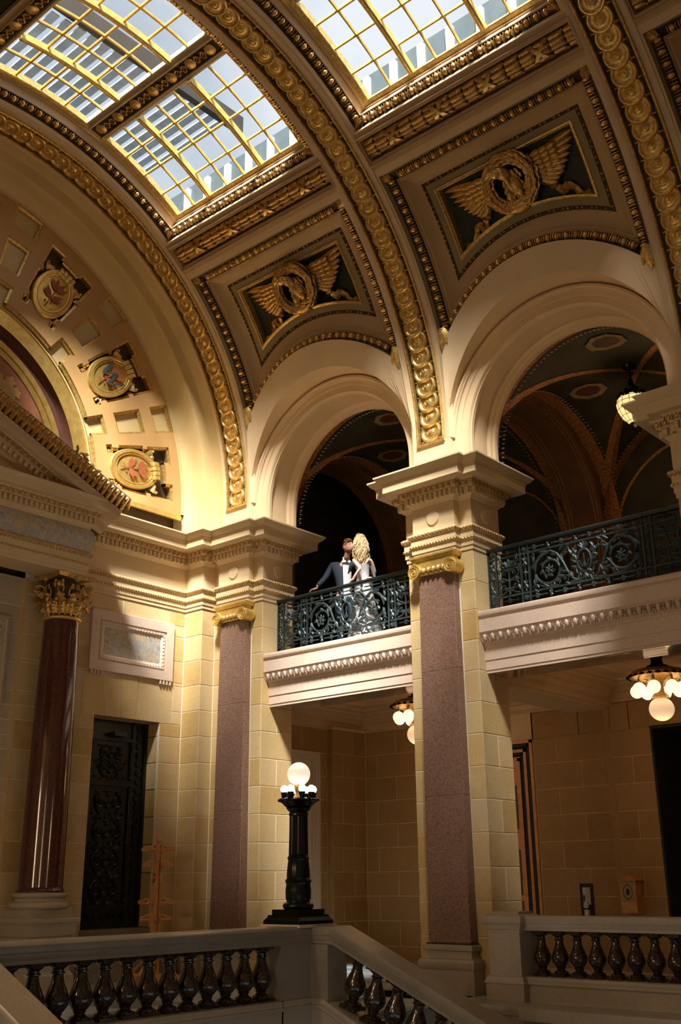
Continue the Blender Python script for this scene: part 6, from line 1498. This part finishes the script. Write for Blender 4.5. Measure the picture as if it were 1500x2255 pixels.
    for k in range(3): mb.merge(lf2, at2(0, 5.42) @ Matrix.Rotation(-pi/2+(k-1)*.5, 4, 'Z') @ Matrix.Scale(.6, 4))
    mb.build('cartouche', 'iron', g, 50)
    mb = MB(); W_ = [(-.07, 5.60), (-.035, 5.50), (.0, 5.60), (.035, 5.50), (.07, 5.60)]
    for p, q in zip(W_[:-1], W_[1:]): mb.tube([(xc+p[0], RY-.01, p[1]), (xc+q[0], RY-.01, q[1])], .008, 5)
    mb.tube([(xc-.095, RY-.01, 5.605), (xc-.045, RY-.01, 5.605)], .007, 5).tube([(xc+.045, RY-.01, 5.605), (xc+.095, RY-.01, 5.605)], .007, 5)
    mb.tube([(xc, RY-.012, 5.50), (xc, RY-.012, 5.70)], .008, 5).tube([(xc-.02, RY-.012, 5.70), (xc+.02, RY-.012, 5.70)], .006, 5).tube([(xc-.02, RY-.012, 5.64), (xc+.02, RY-.012, 5.64)], .007, 5)
    mb.build('monogram', 'iron', g, 50)
    return g
r1 = railing(0.0)
for k, lab in ((1, 'dark iron scrollwork balcony railing in the arch with the pendant lamp'), (2, 'iron scrollwork balcony railing outside the view')):
    c = r1.copy(); COL.objects.link(c); c.location.x += B*k; c['label'] = lab
    for ch_ in list(r1.children):
        d = ch_.copy(); COL.objects.link(d); d.parent = c
# ================================================================== people
def smooth_skin(name, J, E_, mat, parent, sub=2, root=0):
    off = WL[parent.name]; me = bpy.data.meshes.new(name); me.from_pydata([tuple(Vector(p)-off) for p, r in J], E_, []); me.update(); me.materials.append(M[mat])
    o = link(name, me, parent); m = o.modifiers.new('skin', 'SKIN'); m.use_smooth_shade = True; m.branch_smoothing = .6
    for k, (p, r) in enumerate(J):
        v = me.skin_vertices[0].data[k] if me.skin_vertices else None
        if v is None: break
        v.radius = r if hasattr(r, '__len__') else (r, r); v.use_root = (k == root)
    s = o.modifiers.new('sub', 'SUBSURF'); s.levels = sub; s.render_levels = sub
    return o
def mk_skin(name, J, E_, mat, parent, sub=2, root=0):
    off = WL[parent.name]; me = bpy.data.meshes.new(name); me.from_pydata([tuple(Vector(p)-off) for p, r in J], E_, []); me.update(); me.materials.append(M[mat])
    o = link(name, me, parent)
    m = o.modifiers.new('skin', 'SKIN'); m.use_smooth_shade = True
    if not me.skin_vertices:
        bpy.context.view_layer.objects.active = o
        try: bpy.ops.object.skin_root_mark()
        except Exception: pass
    lay = me.skin_vertices[0].data if me.skin_vertices else []
    for k, v in enumerate(lay):
        r = J[k][1]; v.radius = tuple(r) if hasattr(r, '__len__') else (r, r); v.use_root = (k == root)
    s = o.modifiers.new('sub', 'SUBSURF'); s.levels = sub; s.render_levels = sub
    return o
def basis(c, fwd, up=(0, 0, 1)):
    f = Vector(fwd).normalized(); u = Vector(up); r = f.cross(u).normalized(); u = r.cross(f).normalized()
    return Matrix(((r.x, f.x, u.x, c[0]), (r.y, f.y, u.y, c[1]), (r.z, f.z, u.z, c[2]), (0, 0, 0, 1)))   # x right hand, y forward, z up
def head_mb(beard=False):
    mb = MB(); n, m = 28, 22; rows = []
    for i in range(m+1):
        t = -pi/2+pi*i/m; row = []
        for j in range(n+1):
            a = 2*pi*j/n; x, y, z = cos(t)*sin(a), cos(t)*cos(a), sin(t)
            px, py, pz_ = .074*x, .094*y, .115*z
            if z < 0: px *= 1-.28*z*z*1.2-.10*(-z); py = py*(1-.12*(-z))+(.012*(-z) if y > 0 else .02*(-z))
            fr = max(0, y)**2
            nose = math.exp(-((x/.16)**2))*math.exp(-(((z+.12)/.20)**2))*fr; py += .024*nose*(1.2 if z < -.1 else .9)
            for s in (-1, 1): py -= .010*math.exp(-(((x-s*.36)/.2)**2)-(((z-.08)/.12)**2))*fr
            py += .006*math.exp(-(((z-.26)/.12)**2))*fr+.007*math.exp(-((x/.3)**2)-(((z+.44)/.07)**2))*fr-.004*math.exp(-((x/.3)**2)-(((z+.36)/.04)**2))*fr+.012*math.exp(-((x/.3)**2)-(((z+.78)/.14)**2))*fr
            row.append((px, py, pz_))
        rows.append(row)
    mb.add(*grid(rows)); return mb
def finger(mb, m, base, d, L, r, curl=.5, bend=Vector((0, 0, -1))):
    p = Vector(base); d = Vector(d).normalized(); pts = [m @ p]; rad = [r]
    for q, l in enumerate((.42, .32, .26)):
        p = p+d*L*l; pts.append(m @ p); rad.append(r*(1-.12*(q+1))); d = (d+bend*curl*(1 if q < 2 else .8)).normalized()
    mb.tube(pts, rad, 8, True)
def hand(name, parent, m, side, curl=.55):   # local y along the fingers, x across, z up (back of the hand)
    mb = MB(); mb.ell((0, .040, 0), (.040, .052, .017), 14, 8, m); mb.ell((side*-.018, .018, -.004), (.022, .034, .016), 10, 6, m)
    for k, (x, L) in enumerate(((-.029, .070), (-.010, .080), (.010, .075), (.028, .060))): finger(mb, m, (x*side*-1*-1, .080-.006*abs(k-1), .0), (x*1.2, 1, -.1), L, .0088, curl)
    finger(mb, m, (-side*.034, .030, -.004), (-side*.8, .75, -.25), .058, .0100, .3)
    return mb.build(name, 'skin', parent, True)
# ---- man
mx_, my_ = 1.86, .84
man = thing('person', 'bearded man in a navy suit jacket and open white shirt leaning on the railing', 'person', (mx_, my_, FL2), 'couple on the balcony')
Jm = [((1.86, .80, 6.00), (.125, .10)), ((1.83, .79, 6.22), (.12, .095)), ((1.83, .79, 6.44), (.145, .10)), ((1.90, .79, 6.60), (.055, .055)), ((1.945, .785, 6.70), (.052, .052)),
      ((1.67, .72, 6.545), .062), ((1.60, .63, 6.33), .046), ((1.47, .52, 6.15), .032), ((2.03, .90, 6.53), .062), ((2.22, .88, 6.32), .045), ((2.44, .74, 6.16), .032),
      ((1.77, .77, 5.93), .085), ((1.76, .80, 5.56), .062), ((1.75, .84, 5.18), .045), ((1.95, .86, 5.93), .085), ((1.98, .90, 5.56), .062), ((2.0, .98, 5.18), .045)]
Em = [(0, 1), (1, 2), (2, 3), (3, 4), (2, 5), (5, 6), (6, 7), (2, 8), (8, 9), (9, 10), (0, 11), (11, 12), (12, 13), (0, 14), (14, 15), (15, 16)]
mk_skin('body', [(p, tuple(q*.92 for q in (r if hasattr(r, '__len__') else (r, r)))) for p, r in Jm], Em, 'skin', man)
Jj = [((1.86, .80, 5.93), (.165, .125)), ((1.84, .79, 6.20), (.155, .12)), ((1.83, .79, 6.44), (.175, .115)), ((1.66, .72, 6.545), (.074, .074)), ((1.59, .63, 6.32), .058), ((1.48, .53, 6.165), .046), ((2.04, .90, 6.53), (.074, .074)), ((2.22, .88, 6.32), .057), ((2.41, .76, 6.175), .045)]
mk_skin('jacket', Jj, [(0, 1), (1, 2), (2, 3), (3, 4), (4, 5), (2, 6), (6, 7), (7, 8)], 'navy', man)
fd = Vector((.80, -.60, 0)).normalized(); sd_ = Vector((fd.y, -fd.x, 0))*-1     # chest direction, and his left
def shirtpt(u, z, e=0): return Vector((1.845, .79, z))+sd_*u*.105+fd*(.150+e-.045*u*u)+Vector((.015*(z-6.2), 0, 0))
rows = []
for k in range(13):
    z = 5.93+.56*k/12; w0, w1 = -.50+.35*max(0, (z-6.1))*.3, 1.15; nr = 1-.55*max(0, (z-6.38)/.11); rows.append([shirtpt(w0+(w1-w0)*q/8*1.0, z, .012*(1-.0*nr)+.004*sin(k*2.1+q)) for q in range(9)])
MB().add(*grid(rows)).build('shirt', 'whitecloth', man, True)
mb = MB()
for z in (6.38, 6.28, 6.18, 6.08): mb.ell(tuple(shirtpt(.25, z, .022)), (.004, .004, .004), 6, 4)
mb.build('button', 'whitecloth', man)
rows = [[shirtpt(-.62+.25*(z-6.0)*1.0, z, .020), shirtpt(-.62+.25*(z-6.0)+.02, z, .032), shirtpt(-.30-.35*max(0, z-6.15)*1.2, z, .030)] for z in (5.97, 6.08, 6.18, 6.28, 6.38, 6.47, 6.54)]
MB().add(*grid(rows)).build('lapel', 'navy', man, True)
nb = Vector((1.915, .787, 6.60)); mb = MB()
for s in (-1, 1):
    mb.add(*grid([[nb+sd_*s*.060*cos(a)+fd*.060*sin(a)+Vector((0, 0, h)) for a in [-.9+2.3*q/6 for q in range(7)]] for h in (-.035, .055)]))
    mb.add([tuple(nb+sd_*s*.01+fd*.075+Vector((0, 0, -.05))), tuple(nb+sd_*s*.055+fd*.045+Vector((0, 0, .02))), tuple(nb+sd_*s*.085+fd*.055+Vector((0, 0, -.055)))], [(0, 1, 2)])
mb.build('collar', 'whitecloth', man, True)
Jt = [((1.86, .80, 6.00), (.14, .115)), ((1.77, .77, 5.90), .105), ((1.76, .80, 5.56), .080), ((1.75, .84, 5.16), .070), ((1.95, .86, 5.90), .105), ((1.98, .90, 5.56), .080), ((2.0, .98, 5.16), .070)]
mk_skin('trousers', Jt, [(0, 1), (1, 2), (2, 3), (0, 4), (4, 5), (5, 6)], 'navy', man)
for x, y in ((1.76, .80), (2.01, .94)): MB().ell((x+.03, y-.03, FL2+.045), (.13, .055, .05), 14, 8).build('shoe', 'black', man, True)
mh = basis((1.998, .765, 6.812), (.96, -.27, .02)) @ Matrix.Scale(1.13, 4)
hm = head_mb().add([], []).v and head_mb(); MB().merge(hm, mh).tube([Vector((1.93, .785, 6.60)), Vector((1.96, .78, 6.70)), Vector((1.975, .778, 6.78))], [.058, .054, .056], 14).build('head', 'skin', man, True)
mb = MB()
for s in (-1, 1):
    mb.ell((0, 0, 0), (.010, .020, .030), 10, 6, mh @ Matrix.Translation((s*.074, -.008, -.005)))
mb.build('ear', 'skin', man, True)
mb = MB()
for s in (-1, 1):
    mb.ell((0, 0, 0), (.010, .005, .0045), 8, 5, mh @ Matrix.Translation((s*.028, .082, .012)))
    mb.tube([mh @ Vector((s*(.012+.012*k), .090-.003*k, .033+.003*sin(k))) for k in range(4)], .0030, 5)
mb.build('eyes_and_brows', 'hairdark', man, True)
MB().ell((0, 0, 0), (.024, .008, .007), 10, 5, mh @ Matrix.Translation((0, .083, -.053))).build('mouth', 'lip', man, True)
rows = []      # beard shell over jaw and chin
for i in range(8):
    t = radians(-62+6.2*i); rows.append([mh @ Vector((.0745*cos(t)*sin(a)*(1-.26*sin(t)**2)*1.07, .097*cos(t)*cos(a)*1.02+.012, .117*sin(t)-.003)) for a in [radians(-100+200*q/20) for q in range(21)]])
rows = rows[:6]
MB().add(*grid(rows)).build('beard', 'beard', man, True)
rnd = random.Random(2); mb = MB(); n = 26
def hairshell(mh, mb, lo, rr, ex=1.06, seed=1):
    rows = []
    for i in range(13):
        row = []
        for j in range(n+1):
            a = 2*pi*j/n; front = max(0, cos(a)); tl = lo+(.95*front**1.2 if front > 0 else 0)+(.25*(1-abs(cos(a))))
            t = tl+(pi/2-tl)*i/12; q = ex+.018*sin(a*9+i*1.7)+.03*(i > 7)*cos(a*2)
            row.append(mh @ Vector((.076*q*cos(t)*sin(a), .098*q*cos(t)*cos(a)-.006, .117*q*sin(t)+.004)))
        rows.append(row)
    mb.add(*grid(rows))
hairshell(mh, mb, -.30, 1)
for k in range(46):
    a = rnd.uniform(-1.7, 1.7); t = rnd.uniform(.55, 1.25); d = Vector((cos(t)*sin(a)*.078, cos(t)*cos(a)*.10, sin(t)*.12)); mb.tube([mh @ (d*.98), mh @ (d*1.10+Vector((.012, .008, .004))), mh @ (d*1.13+Vector((.028, .0, .0)))], [.010, .008, .002], 5)
mb.build('hair', 'hairbrown', man, True)
hand('hand', man, basis((1.475, .53, 6.135), (-.75, -.62, -.28)), 1, .55)
hand('hand', man, basis((2.44, .735, 6.16), (.80, -.55, .0), (0, -.5, 1)), -1, .35)
# ---- woman
wo = thing('person', 'woman with long wavy blonde hair in a silver satin gown, back to the hall', 'person', (2.30, .72, FL2), 'couple on the balcony')
Jw = [((2.31, .72, 6.03), (.125, .105)), ((2.30, .71, 6.24), (.088, .075)), ((2.29, .70, 6.42), (.105, .08)), ((2.28, .70, 6.56), (.045, .045)), ((2.27, .70, 6.68), (.04, .04)),
      ((2.19, .60, 6.515), .042), ((2.43, .50, 6.29), .033), ((2.27, .49, 6.125), .023), ((2.40, .80, 6.515), .042), ((2.38, .95, 6.30), .033), ((2.18, .93, 6.34), .024),
      ((2.26, .68, 5.90), .075), ((2.26, .72, 5.55), .055), ((2.25, .74, 5.17), .035), ((2.36, .77, 5.90), .075), ((2.37, .80, 5.55), .055), ((2.38, .82, 5.17), .035)]
mk_skin('body', Jw, Em, 'skinw', wo)
rows = []
for z, rx, ry, dy in [(5.13, .34, .30, .04), (5.4, .27, .24, .03), (5.7, .21, .18, .02), (5.88, .175, .15, .01), (6.00, .160, .135, .0), (6.12, .130, .11, .0), (6.22, .108, .09, .0), (6.32, .115, .095, .0), (6.36, .122, .100, -.005), (6.405, .126, .102, -.01)]:
    rows.append([(2.305+rx*cos(a)*(1+.05*sin(a*7+z*9)*(z < 6.1)), .72+dy+ry*sin(a)*(1+.04*sin(a*9+z*5)*(z < 6.1)), z+(.035*sin(a+.6) if z > 6.43 else 0)+.006*sin(a*5+z*40)*(z > 6.1)) for a in [2*pi*q/36 for q in range(37)]])
MB().add(*grid(rows)).build('gown', 'satin', wo, True)
rows = [[Vector((2.395, .84, 6.40))+Vector((.040*cos(a), .045*sin(a), 0))*(1-.10*h)+Vector((-.003*h, .022*h, -.045*h)) for a in [2*pi*q/14 for q in range(15)]] for h in range(5)]
MB().add(*grid(rows)).build('fallen_sleeve', 'satin', wo, True)
MB().tube([Vector((2.40, .80, 6.57)), Vector((2.425, .74, 6.50)), Vector((2.41, .69, 6.42))], .008, 6).build('strap', 'satin', wo, True)
wh = basis((2.265, .70, 6.835), (-.93, .30, -.05))
MB().merge(head_mb(), wh).build('head', 'skinw', wo, True)
mb = MB(); rnd = random.Random(9)
hairshell(wh, mb, -.15, 1, 1.09); mb.ell((0, 0, 0), (.082, .102, .060), 20, 8, wh @ Matrix.Translation((0, -.012, .068)))
rows = []
for q in range(12):
    f_ = q/11; rows.append([wh @ Vector((.100*sin(a)*(1.02-.35*f_**2)*(1+.05*sin(a*6+q*.7)), (-.006+.112*cos(a)*(1-.2*f_))*(1+.04*sin(a*5-q)), .03-.36*f_+.02*sin(a*4))) for a in [1.15+(2*pi-2.3)*c/24 for c in range(25)]])
mb.add(*grid(rows))
for k in range(300):      # long loose waves falling down the back
    a = rnd.uniform(1.1, 2*pi-1.1); t = rnd.uniform(.1, 1.3) if k % 4 else rnd.uniform(1.1, 1.52); p = Vector((.086*cos(t)*sin(a), .108*cos(t)*cos(a), .125*sin(t)))
    pts = [wh @ p]; L = rnd.uniform(.30, .46); bx = rnd.uniform(-.018, .018); ph = rnd.uniform(0, 6)
    e = Vector((.105*sin(a), .118*cos(a)-.006, 0)); L *= .75+.35*abs(sin(a*3.3+1))
    for q in range(1, 9):
        f_ = q/8; z = p.z*(1-min(1, f_*2.2))+(-L)*f_+.04; s_ = 1.02-.42*f_**1.5; mix_ = min(1, f_*2.4); pts.append(wh @ Vector(((p.x*1.05*(1-mix_)+e.x*mix_)*s_+.018*sin(ph+q*1.3)*mix_+bx*q*.6, min(.035, (p.y*1.05*(1-mix_)+e.y*mix_)*s_)-.012*f_+.010*cos(ph+q*1.5), z)))
    mb.tube(pts, [.006, .0085, .009, .009, .009, .0085, .008, .006, .002], 5)
mb.build('hair', 'blonde', wo, True)
rows = [[wh @ Vector((.088*sin(a)*s1, -.02+dy, .062+.075*cos(a)*s1)) for a in [-1.35+2.7*q/16 for q in range(17)]] for s1, dy in ((1.03, -.012), (1.10, 0), (1.03, .012))]
MB().add(*grid(rows)).build('hair_band', 'whitecloth', wo, True)
hand('hand', wo, basis((2.285, .495, 6.13), (-.55, -.55, -.55)), -1, .55)
hand('hand', wo, basis((2.19, .93, 6.34), (-.9, -.1, .2)), 1, .3)
for o_, d_ in ((man, (-.01, 0, .02)), (wo, (.035, 0, .02))): o_.location += Vector(d_)
# ================================================================== the rest of the hall, mostly behind the camera
hl = setting('wall_front', (8, -10.4, 0), 'opposite side of the hall behind the camera')
MB().box((XE-.3, -10.5, 6.4), (18, -10.4, ZS+.1)).build('upper_wall', 'bounce', hl)
MB().box((XE-.3, -17, 4.66), (7.4, -10.45, 4.80)).build('lower_soffit', 'cream', hl)
for i in (0, 1): MB().box((X[i]-.5, -11.2, 0), (X[i]+.5, -10.4, 6.5)).build('plain_pier', 'stone', hl)
MB().box((XE-.3, -17.2, 0), (18, -17.0, 8.2)).box((XE-.3, -17.2, 6.4), (18, -10.4, 6.6)).build('rear_wall', 'bounce', hl)
ew = setting('wall_far', (15.2, -5, 0), 'plain end of the hall beyond the frame on the right')
MB().box((15.2, -17.2, -2.8), (15.4, 5.3, 13.5)).build('wall_face', 'bounce', ew)
MB().box((XE-.40, -17.2, -2.8), (XE-.32, -3.4, 14)).box((-1.75, -3.9, -2.8), (-1.50, 1.3, 6.1)).box((XE-.40, -3.5, 4.1), (XE-.32, .9, 14)).build('backing', 'dark', ew)
MB().box((XE-.3, 5.6, 0), (16, 5.8, 10.6)).box((XE-.3, -.04, 10.38), (16, 5.8, 10.6)).build('outer_roof', 'dark', ew)
MB().box((X[3]+.2, .3, 0), (16, .5, 10.4)).build('side_wall', 'stonebuff', ew)
